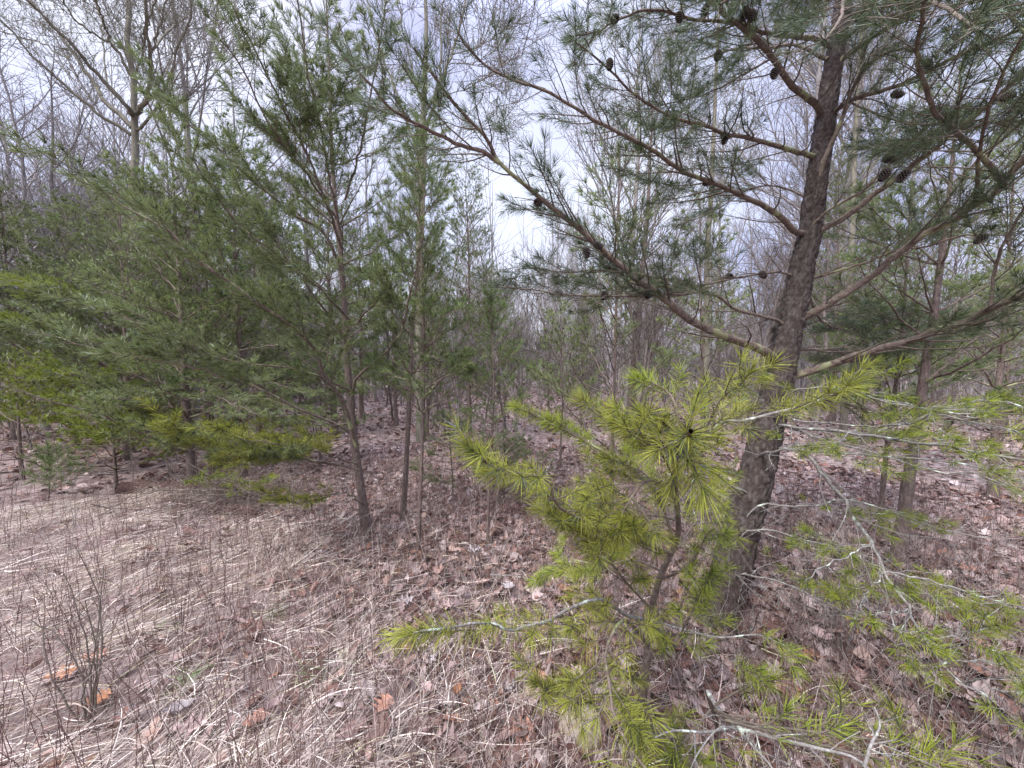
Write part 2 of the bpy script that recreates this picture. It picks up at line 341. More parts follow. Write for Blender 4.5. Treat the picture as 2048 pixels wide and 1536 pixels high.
# straw grass ---------------------------------------------------------
def clump(x, y): return np.sin(x*5.1+2*np.sin(y*3.3))*np.cos(y*6.3+1.7*np.sin(x*4.1))
def blades(mesh, x, y, ln, flat, dirang, width, cols, wts):
    n = len(x); K = 5; u = np.linspace(0, 1, K)
    el = (1-flat)*1.35*rng.random(n)+.05; a = dirang
    c = np.asarray(cols)[rng.choice(len(cols), n, p=np.array(wts)/sum(wts))]*(.75+.5*rng.random((n, 1)))
    sag = .15+.6*rng.random(n); sw = rng.normal(size=n)*.35
    s = u[None, :]*ln[:, None]; aa = a[:, None]+sw[:, None]*u[None, :]
    px = x[:, None]+np.cos(aa)*s*np.cos(el)[:, None]; py = y[:, None]+np.sin(aa)*s*np.cos(el)[:, None]
    pz = hz(x, y)[:, None] + .006 + rng.random(n)[:, None]**1.5*.07 + s*np.sin(el)[:, None] - (sag*np.sin(el)*ln)[:, None]*u[None, :]**2*.9
    wv = unit(rng.normal(size=(n, 1, 3)))*width[:, None, None]/2*(1-.8*u[None, :, None]**2)
    c3 = np.stack([px, py, pz], -1); v = np.stack([c3-wv, c3+wv], 2)
    idx = np.arange(n*K*2).reshape(n, K, 2); q = np.stack([idx[:, :-1, 0], idx[:, 1:, 0], idx[:, 1:, 1], idx[:, :-1, 1]], -1)
    mesh.add(v, q=q, c=np.repeat(c, K*2, axis=0))
STRAW = [[.68, .57, .49], [.46, .36, .31], [.86, .77, .68], [.20, .13, .11], [.54, .50, .33]]
sm = Mesh()
x, y = wedge(210000, .75, 6.5, pw=1.0); k = rng.random(len(x)) < grassy(x, y)*np.clip(.5+.7*clump(x, y), .12, 1); x, y = x[k], y[k]
blades(sm, x, y, .08+.26*rng.random(len(x))**1.5, .55+.43*rng.random(len(x)), .45+.8*rng.normal(size=len(x))+1.1*np.sin(x*3.2+y*1.7)*np.cos(y*3.9+x), .0016+.0040*rng.random(len(x))**2, STRAW, [.3, .16, .26, .2, .08])
x, y = wedge(90000, .75, 6.5, pw=1.0); k = rng.random(len(x)) < .18+.25/(1+np.exp((x-.2)*1.6))+.35*clump(x*1.3, y*1.3); x, y = x[k], y[k]
blades(sm, x, y, .06+.16*rng.random(len(x)), .5+.5*rng.random(len(x)), rng.random(len(x))*6.3, .0012+.001*rng.random(len(x)), [[.36, .24, .20], [.50, .38, .33], [.22, .12, .09], [.70, .60, .53]], [.32, .25, .23, .2])
tag(link('dry_grass', sm.mesh('dry_grass', M_GRASS)), 'flattened pale straw grass swirled over the front left ground', 'dry grass', kind='stuff')

# ------------------------------------------------------------------ big pine on the right
def traced(pts, n, jit=.0):
    """pts rows: px, py, depth -> n smooth world points"""
    w = np.array([P(*p) for p in pts]); return spline(w, n)
def rads(r0, r1, n, pw=.8): return r0 + (r1-r0)*np.linspace(0, 1, n)**pw
def bark_trunk(pts, r0s, sides=84, seed=0):
    """trunk with real raised bark plates separated by cracks"""
    n = len(pts); m = Mesh(); T = unit(np.gradient(pts, axis=0)); r_ = np.random.default_rng(seed)
    ref = np.array([1., 0, 0]); V = unit(np.cross(T, ref)); U = unit(np.cross(V, T)); a = np.arange(sides)/sides*2*math.pi
    s = np.r_[0, np.cumsum(np.linalg.norm(np.diff(pts, axis=0), axis=1))]
    th = np.repeat(a[None], n, 0)*.085/.024; zz = np.repeat(s[:, None], sides, 1)/.042; per = 2*math.pi*.085/.024
    th = th+.35*np.sin(zz*1.7+th)*1.; nc, nz = int(round(per)), int(zz.max())+2; jx, jz = r_.random((nc, nz+1)), r_.random((nc, nz+1)); hh = r_.random((nc, nz+1))
    th = th*nc/per; f1 = np.full(th.shape, 9.); f2 = f1.copy(); hid = np.zeros(th.shape)
    for dx in (-1, 0, 1):
        for dz in (-1, 0, 1):
            cx = np.floor(th)+dx; cz = np.clip(np.floor(zz)+dz, 0, nz); ix = (cx.astype(int)) % nc; iz = cz.astype(int)
            d = np.hypot(th-(cx+jx[ix, iz]), zz-(cz+jz[ix, iz])); nw_ = d < f1; f2 = np.where(nw_, f1, np.minimum(f2, d)); hid = np.where(nw_, hh[ix, iz], hid); f1 = np.where(nw_, d, f1)
    e = np.clip((f2-f1)/.28, 0, 1); e = e*e*(3-2*e); g = r_.normal(size=(n, sides)); g = (g+np.roll(g, 1, 0)+np.roll(g, 1, 1))/3
    R = np.asarray(r0s)[:, None]+(e*(.0065+.0085*hid)-.0085+g*.0012)*np.clip(np.asarray(r0s)[:, None]/.07, .3, 1)
    v = pts[:, None, :]+R[..., None]*(np.cos(a)[None, :, None]*U[:, None]+np.sin(a)[None, :, None]*V[:, None])
    idx = np.arange(n*sides).reshape(n, sides); q = np.stack([idx[:-1], np.roll(idx[:-1], -1, 1), np.roll(idx[1:], -1, 1), idx[1:]], -1)
    m.add(v, q=q); return m

tb = G(1428, 1262); d0 = 2.25
tr_px = [(1428, 1262, 2.30), (1450, 1180, 2.32), (1480, 1060, 2.34), (1510, 960, 2.35), (1535, 860, 2.36), (1557, 770, 2.38), (1572, 690, 2.4), (1588, 615, 2.42), (1602, 535, 2.45), (1618, 465, 2.47), (1627, 400, 2.5), (1640, 320, 2.52), (1652, 245, 2.55), (1664, 150, 2.6), (1678, 60, 2.65), (1692, -50, 2.7), (1720, -300, 2.9), (1740, -600, 3.1)]
tp = traced(tr_px, 620); tp[0][2] -= .1; tp[1:, 0] += .006*np.sin(np.linspace(0, 23, 619))
rr = np.interp(np.linspace(0, 1, 620), [0, .03, .1, .2, .35, .6, 1], [.128, .110, .099, .084, .064, .05, .02])
big = empty('pitch_pine', tb, 'large rough barked pine leaning right of centre with many dark cones', 'pine tree'); bl = tb
def sub(name, mesh_, mat_, parent): return link(name, mesh_.mesh(name, mat_, origin=bl), parent)
trunk = sub('trunk', bark_trunk(tp, rr, seed=3), M_BARK, big)
limbs = [
 # points, r0, r1, sprout start, needle scale
 ([(1552, 722, 2.38), (1530, 703, 2.3), (1500, 690, 2.25), (1440, 668, 2.15), (1380, 640, 2.1), (1330, 600, 2.05), (1270, 556, 2.0), (1210, 505, 1.95), (1160, 460, 1.9), (1110, 420, 1.85), (1050, 370, 1.8), (998, 326, 1.75), (974, 280, 1.7), (919, 219, 1.6), (868, 154, 1.5), (827, 96, 1.42)], .030, .005, .42),
 ([(998, 326, 1.75), (970, 305, 1.72), (919, 290, 1.68), (882, 272, 1.62), (834, 248, 1.55), (783, 217, 1.48), (741, 170, 1.42), (690, 115, 1.38)], .011, .004, .1),
 ([(1605, 466, 2.45), (1590, 463, 2.42), (1567, 440, 2.36), (1533, 414, 2.3), (1495, 397, 2.25), (1461, 380, 2.2), (1427, 366, 2.15), (1382, 350, 2.1), (1348, 331, 2.06), (1306, 301, 2.0), (1227, 260, 1.9), (1186, 239, 1.85), (1121, 198, 1.78), (1042, 164, 1.7), (988, 144, 1.65), (943, 103, 1.6), (915, 65, 1.56)], .020, .004, .3),
 ([(1645, 235, 2.55), (1632, 210, 2.5), (1615, 195, 2.45), (1587, 174, 2.4), (1567, 147, 2.35), (1540, 109, 2.28), (1502, 68, 2.2), (1461, 38, 2.12), (1420, 3, 2.05), (1370, -40, 1.95), (1300, -90, 1.85)], .023, .009, .35),
 ([(1630, 313, 2.52), (1605, 307, 2.48), (1570, 297, 2.43), (1526, 283, 2.37), (1485, 273, 2.3), (1450, 269, 2.25), (1410, 250, 2.2), (1350, 238, 2.12), (1271, 190, 2.02), (1227, 148, 1.95), (1193, 115, 1.9), (1150, 85, 1.86)], .018, .004, .35),
 ([(1660, 92, 2.6), (1628, 78, 2.55), (1570, 71, 2.45), (1533, 67, 2.38), (1488, 50, 2.3), (1444, 43, 2.24), (1382, 38, 2.15), (1330, 22, 2.08), (1275, 24, 2.0), (1227, 44, 1.92), (1190, 66, 1.86), (1150, 68, 1.8)], .017, .004, .4),
 ([(1655, 118, 2.6), (1587, 90, 2.7), (1540, 96, 2.8), (1485, 96, 2.9), (1450, 103, 3.0), (1400, 120, 3.1)], .013, .004, .3),
 ([(1590, 752, 2.38), (1640, 736, 2.3), (1690, 719, 2.2), (1758, 697, 2.1), (1827, 681, 2.0), (1861, 665, 1.93), (1912, 650, 1.85), (1946, 637, 1.8), (1981, 617, 1.73), (2048, 589, 1.62), (2140, 550, 1.5)], .025, .013, .5),
 ([(1585, 652, 2.42), (1605, 638, 2.38), (1639, 618, 2.3), (1673, 598, 2.25), (1724, 565, 2.18), (1758, 541, 2.12), (1790, 512, 2.06), (1843, 472, 1.98), (1891, 448, 1.9), (1946, 413, 1.82), (1984, 390, 1.77), (2007, 362, 1.73), (2048, 318, 1.66), (2120, 240, 1.56)], .025, .012, .5),
 ([(2007, 366, 1.73), (1980, 332, 1.68), (1946, 294, 1.64), (1925, 273, 1.61), (1887, 243, 1.57), (1867, 219, 1.53), (1853, 178, 1.48), (1840, 137, 1.42), (1836, 96, 1.36), (1842, 50, 1.3), (1850, 0, 1.25)], .013, .006, .2),
 ([(1620, 470, 2.47), (1638, 462, 2.43), (1683, 438, 2.4), (1717, 414, 2.36), (1758, 380, 2.3), (1792, 358, 2.25), (1827, 328, 2.18), (1861, 304, 2.1), (1912, 263, 2.0), (1946, 236, 1.94), (1997, 191, 1.85), (2060, 135, 1.75)], .021, .010, .4),
 ([(1612, 464, 2.45), (1638, 438, 2.4), (1673, 410, 2.33), (1724, 383, 2.26), (1758, 349, 2.2), (1792, 318, 2.15), (1861, 284, 2.06), (1905, 262, 2.0)], .010, .005, .4),
 ([(1652, 240, 2.55), (1690, 206, 2.45), (1724, 192, 2.38), (1775, 178, 2.3), (1827, 157, 2.2), (1878, 130, 2.1), (1946, 99, 1.98), (2040, 60, 1.85)], .017, .007, .3),
 ([(1632, 370, 2.48), (1649, 318, 2.46), (1666, 280, 2.45), (1683, 239, 2.43), (1700, 191, 2.4), (1724, 144, 2.36), (1758, 113, 2.3), (1802, 97, 2.2), (1830, 104, 2.1)], .018, .007, .5),
 ([(1664, 150, 2.6), (1690, 113, 2.55), (1724, 89, 2.48), (1758, 66, 2.4), (1792, 44, 2.3), (1850, 10, 2.2), (1920, -40, 2.1)], .020, .01, .2),
 ([(1604, 562, 2.45), (1618, 558, 2.42), (1656, 548, 2.38), (1690, 538, 2.35), (1741, 522, 2.3), (1792, 500, 2.2), (1860, 492, 2.1), (1930, 470, 2.0), (2030, 470, 1.9)], .009, .004, .45),
 ([(1572, 655, 2.4), (1562, 645, 2.38), (1540, 636, 2.35), (1502, 627, 2.3), (1468, 618, 2.26), (1451, 604, 2.22), (1437, 592, 2.2), (1400, 584, 2.15), (1364, 588, 2.12), (1279, 592, 2.05), (1210, 591, 2.0), (1142, 591, 1.95), (1073, 580, 1.9), (1005, 574, 1.85)], .012, .003, .45),
 ([(1600, 560, 2.45), (1570, 545, 2.42), (1520, 548, 2.38), (1470, 556, 2.33), (1400, 570, 2.25), (1340, 560, 2.2), (1280, 548, 2.15), (1200, 540, 2.05), (1130, 545, 1.95), (1060, 535, 1.9)], .008, .003, .35),
 ([(1605, 545, 2.5), (1640, 640, 2.9), (1700, 660, 3.2), (1760, 645, 3.4), (1850, 620, 3.6)], .009, .004, .2),
 ([(1566, 700, 2.42), (1680, 700, 2.9), (1700, 725, 3.0), (1780, 700, 3.2), (1850, 660, 3.3), (1960, 600, 3.4)], .012, .004, .35),
 ([(1618, 400, 2.5), (1590, 385, 2.6), (1550, 372, 2.7), (1500, 378, 2.8), (1430, 420, 2.95), (1360, 450, 3.1)], .007, .003, .3),
 ([(1700, -80, 2.75), (1760, -60, 2.2), (1830, -10, 1.7), (1900, 20, 1.35), (1960, 60, 1.15)], .015, .005, .25),
 ([(1700, -100, 2.75), (1700, -80, 2.2), (1690, -20, 1.7), (1680, 40, 1.35), (1650, 80, 1.2)], .013, .005, .3),
 ([(1700, -100, 2.75), (1640, -120, 2.2), (1560, -80, 1.8), (1500, -30, 1.6), (1440, 10, 1.5)], .013, .005, .3),
 ([(1700, -90, 2.75), (1850, -80, 2.3), (1980, 0, 1.9), (2080, 90, 1.7)], .015, .007, .2),
 ([(1950, 412, 1.82), (1960, 300, 1.6), (1975, 230, 1.45), (2000, 160, 1.3), (2040, 80, 1.2)], .009, .004, .3),
 ([(1980, 617, 1.73), (1990, 540, 1.7), (2000, 500, 1.66), (2030, 450, 1.6), (2060, 400, 1.55)], .008, .004, .3),
 ([(1690, 200, 2.45), (1760, 230, 2.3), (1850, 250, 2.15), (1950, 240, 2.0), (2040, 260, 1.9)], .007, .003, .3),
 ([(1560, 108, 2.3), (1500, 140, 2.35), (1430, 180, 2.35), (1370, 200, 2.35), (1300, 215, 2.3)], .007, .003, .1),
]
r2 = np.random.default_rng(11)
for k, (pts, r0, r1, st) in enumerate(limbs):
    n = max(14, len(pts)*3); pl = traced(pts, n); pl[1:] += r2.normal(size=(n-1, 3))*.002; rd = rads(r0, r1, n)
    lm_ = Mesh(); tubes(lm_, [(pl, rd)], 9, rough=.04)
    lb = sub('branch', lm_, M_LIMB, big)
    tw, sh = sprout(pl, rd, r2, start=st*.85, every=.066, l0=.42, l1=.14, up=.35, shoot=.12, tw=.002)
    dt, _ = sprout(pl, rd, r2, start=.08, every=.12, l0=.45, l1=.2, up=-.05, dead=True, tw=.0016)
    tm = Mesh(); tubes(tm, tw+dt, 4); sub('twigs', tm, M_TWIG, lb)
    nm = Mesh(); needles(nm, sh, 660, .0017, .056); sub('needles', nm, M_ND_BIG, lb)

# cones -------------------------------------------------------------------
def cone_mesh():
    m = Mesh(); tips = Mesh(); H = .062; R = .026; ga = 2.39996; n = 90
    core = np.array([[0, 0, -H*u] for u in np.linspace(0, 1, 7)]); tubes(m, [(core, .012*np.sin(np.linspace(.25, 3.0, 7))+.002)], 8)
    for i in range(n):
        u = (i+.5)/n; z = -H*u; rad = R*math.sin(math.pi*(.12+.80*u))**.7; a = i*ga; o = np.array([math.cos(a), math.sin(a), 0]); t = np.array([-math.sin(a), math.cos(a), 0])
        up = -.25+.75*u; d = unit(o+np.array([0, 0, -up*.9+.25])); c = np.array([0, 0, z]); w = .0062
        b0 = c+o*.004; e = c+d*rad
        thick = np.array([0, 0, .0016])
        v = np.array([b0-t*w*.4, b0+t*w*.4, e*.8+b0*.2+t*w, e*.8+b0*.2-t*w, e]); v2 = v-thick
        V = np.vstack([v, v2])
        m.add(V, q=[[0, 1, 2, 3], [8, 7, 6, 5], [1, 6, 7, 2], [0, 3, 8, 5]], t=[[3, 2, 4], [9, 7, 8], [2, 7, 9], [2, 9, 4], [3, 4, 9], [3, 9, 8]])
        tt = np.array([e*.86+b0*.14+t*w*.85, e*.86+b0*.14-t*w*.85, e+d*.0016+t*.002, e+d*.0016-t*.002]); tt = np.vstack([tt+thick*.5, tt-thick*1.6])
        tips.add(tt, q=[[0, 1, 3, 2], [4, 6, 7, 5], [2, 3, 7, 6], [0, 2, 6, 4], [1, 5, 7, 3]])
    return m.mesh('cone_body', M_CONE, smooth=False), tips.mesh('cone_tips', M_CONE_TIP, smooth=False)
CB, CT = cone_mesh()
cones = [(1072, 415, 1.82), (1188, 497, 1.9), (1172, 506, 1.92), (1299, 594, 2.02), (1210, 594, 1.98), (1548, 147, 2.3), (1226, 50, 1.88), (1219, 130, 1.9), (1355, 36, 2.06), (1490, 22, 2.1), (1500, 33, 2.12), (1415, 18, 2.05), (1437, 112, 2.3), (1775, 350, 1.75), (1768, 328, 1.8), (1815, 352, 1.8), (2000, 208, 1.5), (1452, 276, 2.25), (1425, 372, 2.15), (1522, 553, 2.37), (1462, 560, 2.31), (1550, 661, 2.36), (1972, 480, 1.9), (1785, 195, 2.1), (1852, 130, 1.8)]
for k, c in enumerate(cones):
    w = P(*c)-bl; o = link('pine_cone', CB, big, w+np.array([0, 0, .025])); s = (.66+.25*r2.random()) if k not in (9, 10) else 1.0
    o.scale = (s,)*3; o.rotation_euler = (r2.normal()*.6, r2.normal()*.6, r2.random()*6)
    link('scale_tips', CT, o)

# low lichen covered branches of the big pine ---------------------------------
low = [
 ([(1540, 848, 2.36), (1604, 856, 2.1), (1673, 862, 1.9), (1758, 874, 1.7), (1861, 888, 1.5), (1929, 897, 1.4), (2048, 920, 1.25), (2140, 945, 1.15)], .010, .004, .15, .55),
 ([(1520, 912, 2.34), (1526, 907, 2.2), (1560, 900, 2.05), (1621, 903, 1.95), (1724, 910, 1.85), (1827, 917, 1.75), (1950, 935, 1.65), (2060, 970, 1.5)], .009, .003, .3, .35),
 ([(1530, 905, 2.34), (1553, 897, 2.3), (1621, 890, 2.2), (1673, 883, 2.1), (1724, 878, 2.0), (1790, 850, 1.9), (1860, 830, 1.8), (1960, 800, 1.7), (2050, 810, 1.6)], .010, .003, .35, .7),
 ([(1545, 842, 2.36), (1560, 800, 2.0), (1600, 780, 1.8), (1680, 775, 1.6), (1760, 800, 1.5), (1860, 822, 1.45), (1960, 830, 1.4)], .008, .003, .5, .9),
 ([(1605, 893, 2.0), (1628, 927, 1.95), (1656, 962, 1.9), (1676, 985, 1.88), (1742, 1084, 1.75), (1767, 1140, 1.7), (1815, 1216, 1.6), (1843, 1269, 1.55), (1882, 1325, 1.48), (1924, 1366, 1.42), (1993, 1401, 1.35)], .010, .0035, .25, .5),
 ([(1767, 1143, 1.7), (1810, 1150, 1.66), (1870, 1166, 1.6), (1990, 1200, 1.5), (2060, 1220, 1.45)], .005, .002, .1, .4),
 ([(1843, 1280, 1.54), (1900, 1276, 1.5), (1950, 1260, 1.45), (2000, 1255, 1.4)], .004, .002, .1, .5),
 ([(1884, 1328, 1.48), (1950, 1320, 1.44), (2010, 1330, 1.4), (2060, 1345, 1.36)], .004, .002, .1, .6),
 ([(1440, 1145, 2.3), (1500, 1150, 2.2), (1560, 1165, 2.1), (1640, 1200, 2.0), (1720, 1240, 1.85), (1820, 1270, 1.75)], .007, .002, .1, .15),
 ([(1470, 1090, 2.3), (1500, 1060, 2.2), (1560, 1065, 2.15), (1640, 1090, 2.1), (1710, 1110, 2.0), (1790, 1150, 1.9), (1880, 1200, 1.8)], .006, .002, .3, .5),
 ([(1480, 1050, 2.3), (1520, 1010, 2.2), (1600, 1015, 2.1), (1700, 1000, 2.0), (1800, 1030, 1.9), (1900, 1060, 1.8), (2030, 1080, 1.7)], .006, .002, .3, .4),
 ([(1500, 990, 2.3), (1440, 960, 2.2), (1400, 940, 2.1), (1380, 990, 2.0), (1400, 1060, 1.95)], .006, .002, .3, .9),
 ([(1560, 835, 2.34), (1700, 850, 2.0), (1800, 850, 1.7), (1880, 830, 1.5), (1960, 850, 1.4), (2040, 860, 1.3)], .006, .002, .45, .95),
 ([(1560, 850, 2.34), (1650, 880, 1.9), (1760, 910, 1.6), (1860, 940, 1.45), (1960, 950, 1.35), (2050, 990, 1.3)], .006, .002, .45, .9),
 ([(1767, 1145, 1.7), (1740, 1180, 1.6), (1720, 1210, 1.5), (1740, 1240, 1.42)], .004, .002, .2, .95),
 ([(1815, 1218, 1.6), (1780, 1230, 1.5), (1800, 1260, 1.42), (1860, 1270, 1.38)], .004, .002, .2, .95),
 ([(1742, 1086, 1.75), (1700, 1110, 1.65), (1650, 1130, 1.6), (1610, 1160, 1.55)], .004, .002, .2, .95),
 ([(1924, 1368, 1.42), (1960, 1360, 1.35), (2000, 1380, 1.3), (2050, 1390, 1.25)], .004, .002, .1, .95),
]
for k, (pts, r0, r1, st, keep) in enumerate(low):
    n = max(14, len(pts)*3); pl = traced(pts, n); pl[1:] += r2.normal(size=(n-1, 3))*.004; rd = rads(r0, r1, n)
    lm_ = Mesh(); tubes(lm_, [(pl, rd)], 8, rough=.06); lb = sub('branch', lm_, M_DEAD, big); tag(lb, 'low grey lichen covered branch')
    tw, sh = sprout(pl, rd, r2, start=st, every=.085, l0=.30, l1=.10, up=.15, shoot=.10, tw=.0016)
    pick = [s for s in sh if r2.random() < keep*1.35]
    dt, _ = sprout(pl, rd, r2, start=.05, every=.11, l0=.26, l1=.14, up=-.25, dead=True, tw=.0010)
    tm = Mesh(); tubes(tm, tw+dt, 4); sub('twigs', tm, M_DEAD, lb)
    pick = [(p_*.5+q_*.5, q_, s_) for p_, q_, s_ in pick]; nm = Mesh(); needles(nm, pick, 1500, .0014, .046, droop=.05, spread=80); sub('needles', nm, M_ND_LIME, lb)

# ------------------------------------------------------------------ bright sapling in front of it
sb = G(1284, 1478); sb[2] -= .02
sap = empty('pine_sapling', sb, 'yellow green pine sapling with long bright needles right in front of the large pine', 'pine sapling'); bl = sb
stp = np.vstack([sb, traced([(1284, 1401, 1.50), (1294, 1314, 1.48), (1301, 1244, 1.46), (1308, 1195, 1.44), (1326, 1140, 1.42), (1343, 1105, 1.40), (1357, 1063, 1.36), (1352, 990, 1.25), (1350, 920, 1.12), (1362, 885, .92), (1382, 862, .74)], 40)])
sm_ = Mesh(); tubes(sm_, [(stp, rads(.019, .005, len(stp), .6))], 12, rough=.05); sub('trunk', sm_, M_LIMB, sap)
sapl = [
 # pts, r0, r1, start, keep, l0, l1, every
 ([(1350, 1090, 1.38), (1312, 985, 1.38), (1244, 927, 1.40), (1159, 876, 1.42), (1090, 842, 1.44), (1042, 818, 1.46)], .006, .0025, .35, .75, .16, .07, .07, M_ND_LIME),
 ([(1345, 1108, 1.40), (1260, 1075, 1.2), (1180, 1045, 1.05), (1114, 1010, .95), (1101, 965, .92), (1073, 951, .9), (1022, 945, .87), (981, 931, .84), (947, 903, .82)], .007, .0025, .30, 1, .14, .06, .05, M_ND_NEAR),
 ([(1290, 1240, 1.45), (1252, 1230, 1.3), (1203, 1199, 1.15), (1141, 1216, 1.08), (1099, 1241, 1.03), (1057, 1251, .99), (1018, 1262, .96), (994, 1249, .95), (952, 1246, .92), (896, 1256, .88), (854, 1260, .86), (826, 1266, .85)], .008, .0025, .35, .8, .12, .05, .075, M_ND_NEAR),
 ([(1296, 1290, 1.46), (1250, 1240, 1.15), (1212, 1300, 1.0), (1218, 1360, .9), (1228, 1430, .82), (1262, 1500, .75), (1310, 1560, .70)], .007, .003, .3, 1, .15, .07, .05, M_ND_NEAR),
 ([(1304, 1220, 1.46), (1240, 1150, 1.2), (1200, 1090, 1.1), (1150, 1060, 1.05), (1110, 1030, 1.0)], .005, .0025, .35, 1, .14, .06, .06, M_ND_NEAR),
 ([(1355, 1040, 1.33), (1300, 1030, 1.2), (1240, 1040, 1.12), (1190, 1060, 1.08), (1150, 1040, 1.05)], .005, .0025, .3, 1, .16, .08, .05, M_ND_NEAR),
 ([(1352, 1000, 1.27), (1300, 960, 1.15), (1260, 1000, 1.08), (1230, 1060, 1.03)], .005, .0025, .3, 1, .14, .07, .055, M_ND_NEAR),
 ([(1352, 940, 1.15), (1400, 890, 1.10), (1440, 845, 1.05), (1485, 842, 1.0), (1540, 828, .96), (1594, 815, .93), (1646, 798, .9), (1692, 773, .87)], .007, .0025, .3, .9, .12, .05, .055, M_ND_NEAR),
 ([(1352, 940, 1.15), (1410, 860, 1.1), (1440, 800, 1.05), (1480, 770, 1.0), (1495, 750, .98)], .005, .0025, .3, 1, .12, .06, .06, M_ND_NEAR),
 ([(1365, 890, 1.05), (1350, 810, 1.05), (1330, 780, 1.08), (1290, 760, 1.1)], .005, .0025, .25, 1, .10, .06, .06, M_ND_LIME),
 ([(1350, 960, 1.18), (1310, 880, 1.05), (1285, 830, .98)], .004, .0025, .3, 1, .1, .05, .05, M_ND_NEAR),
 ([(1320, 1160, 1.42), (1380, 1130, 1.25), (1420, 1060, 1.2), (1450, 1070, 1.15)], .005, .0025, .3, .8, .12, .06, .06, M_ND_LIME),
 ([(1302, 1240, 1.45), (1370, 1260, 1.3), (1440, 1275, 1.25), (1520, 1270, 1.22), (1580, 1300, 1.2)], .005, .0015, .1, .25, .14, .08, .07, M_ND_LIME),
 ([(1300, 1260, 1.45), (1340, 1300, 1.25), (1370, 1250, 1.2), (1400, 1190, 1.15), (1420, 1150, 1.1)], .005, .002, .3, .9, .12, .06, .06, M_ND_LIME),
 ([(1288, 1370, 1.48), (1240, 1350, 1.2), (1170, 1370, 1.08), (1110, 1390, 1.0), (1080, 1370, .98)], .005, .002, .35, .9, .12, .06, .06, M_ND_NEAR),
 ([(1286, 1390, 1.48), (1310, 1440, 1.2), (1330, 1500, 1.05), (1360, 1560, .95)], .005, .002, .2, 1, .13, .06, .06, M_ND_LIME),
 ([(1326, 1145, 1.42), (1270, 1120, 1.5), (1200, 1130, 1.6), (1130, 1120, 1.7), (1080, 1160, 1.75)], .005, .002, .2, .9, .2, .1, .07, M_ND_LIME),
]
r3 = np.random.default_rng(5)
for k, (pts, r0, r1, st, keep, l0, l1, ev, mt) in enumerate(sapl):
    n = max(12, len(pts)*3); pl = traced(pts, n); rd = rads(r0, r1, n); lm_ = Mesh(); tubes(lm_, [(pl, rd)], 8, rough=.06)
    grey = k in (2, 7, 12); lb = sub('branch', lm_, M_DEAD if grey else M_LIMB, sap)
    if grey: tag(lb, 'pale grey lichen covered branch')
    tw, sh = sprout(pl, rd, r3, start=st, every=ev*.62, l0=l0*1.25, l1=l1*1.2, up=.1, shoot=.10, tw=.0018)
    sh = [s for s in sh if r3.random() < keep]
    tm = Mesh(); tubes(tm, tw, 5); sub('twigs', tm, M_TWIG, lb)
    if keep > .3: sh.append((pl[int(n*.72)], pl[-1], 1.05))
    nm = Mesh(); needles(nm, sh, 1500, .0013, .045, droop=.08, spread=78); sub('needles', nm, mt, lb)
for k in range(9):
    i_ = 11+int(r3.random()*(len(stp)-17)); p0 = stp[i_]; az = k*2.4+r3.random(); ln = .14+.2*r3.random(); dv = np.array([-abs(math.cos(az)) if k % 3 else .5*math.cos(az), math.sin(az)*.8-.15, .05+.3*r3.random()]); w = np.linspace(0, 1, 10)[:, None]
    pl = p0+unit(dv)*ln*w+np.array([0, 0, .25*ln])*w**2+r3.normal(size=(10, 3))*.003; pl[0] = p0; rd = rads(.0035, .002, 10)
    m_ = Mesh(); tubes(m_, [(pl, rd)], 6); lb = sub('branch', m_, M_TWIG, sap); tw, sh = sprout(pl, rd, r3, start=.35, every=.035, l0=.12, l1=.07, up=.2, tw=.0016); m_ = Mesh(); tubes(m_, tw, 4); sub('twigs', m_, M_TWIG, lb)
    m_ = Mesh(); needles(m_, sh, 1500, .0013, .045, droop=.08, spread=78); sub('needles', m_, M_ND_NEAR if k % 3 else M_ND_LIME, lb)
    m_ = Mesh(); needles(m_, sh[::2], 110, .0013, .045, droop=.4, spread=85); sub('needles', m_, M_BROWN_ND, lb)
lm_ = Mesh(); top_ = stp[-1]; sh = [(stp[-8], stp[-2], 1.1)]; tw = []
for q in ((-.05, .02, .05), (.05, -.03, .03), (-.02, -.06, -.03), (.03, .03, .07), (-.07, -.02, -.02), (.01, -.05, -.08), (-.03, .0, -.10), (.06, .01, -.06)):
    p0 = stp[-4-int(r3.integers(0, 5))]; e_ = p0+np.array(q)*(.9+.4*r3.random())+np.array([0, -.03, .01]); sh.append((p0*.6+e_*.4, e_, .9+.45*r3.random())); tw.append((np.array([p0, (p0+e_)/2+.004, e_]), np.array([.003, .0025, .0018])))
needles(lm_, sh, 1500, .0017, .062, droop=.14, spread=62); m_ = Mesh(); tubes(m_, tw, 6)
for t_ in tw: m_ = Mesh(); tubes(m_, [t_], 6); sub('twig', m_, M_TWIG, sap)
sub('needles', lm_, M_ND_NEAR, sap)

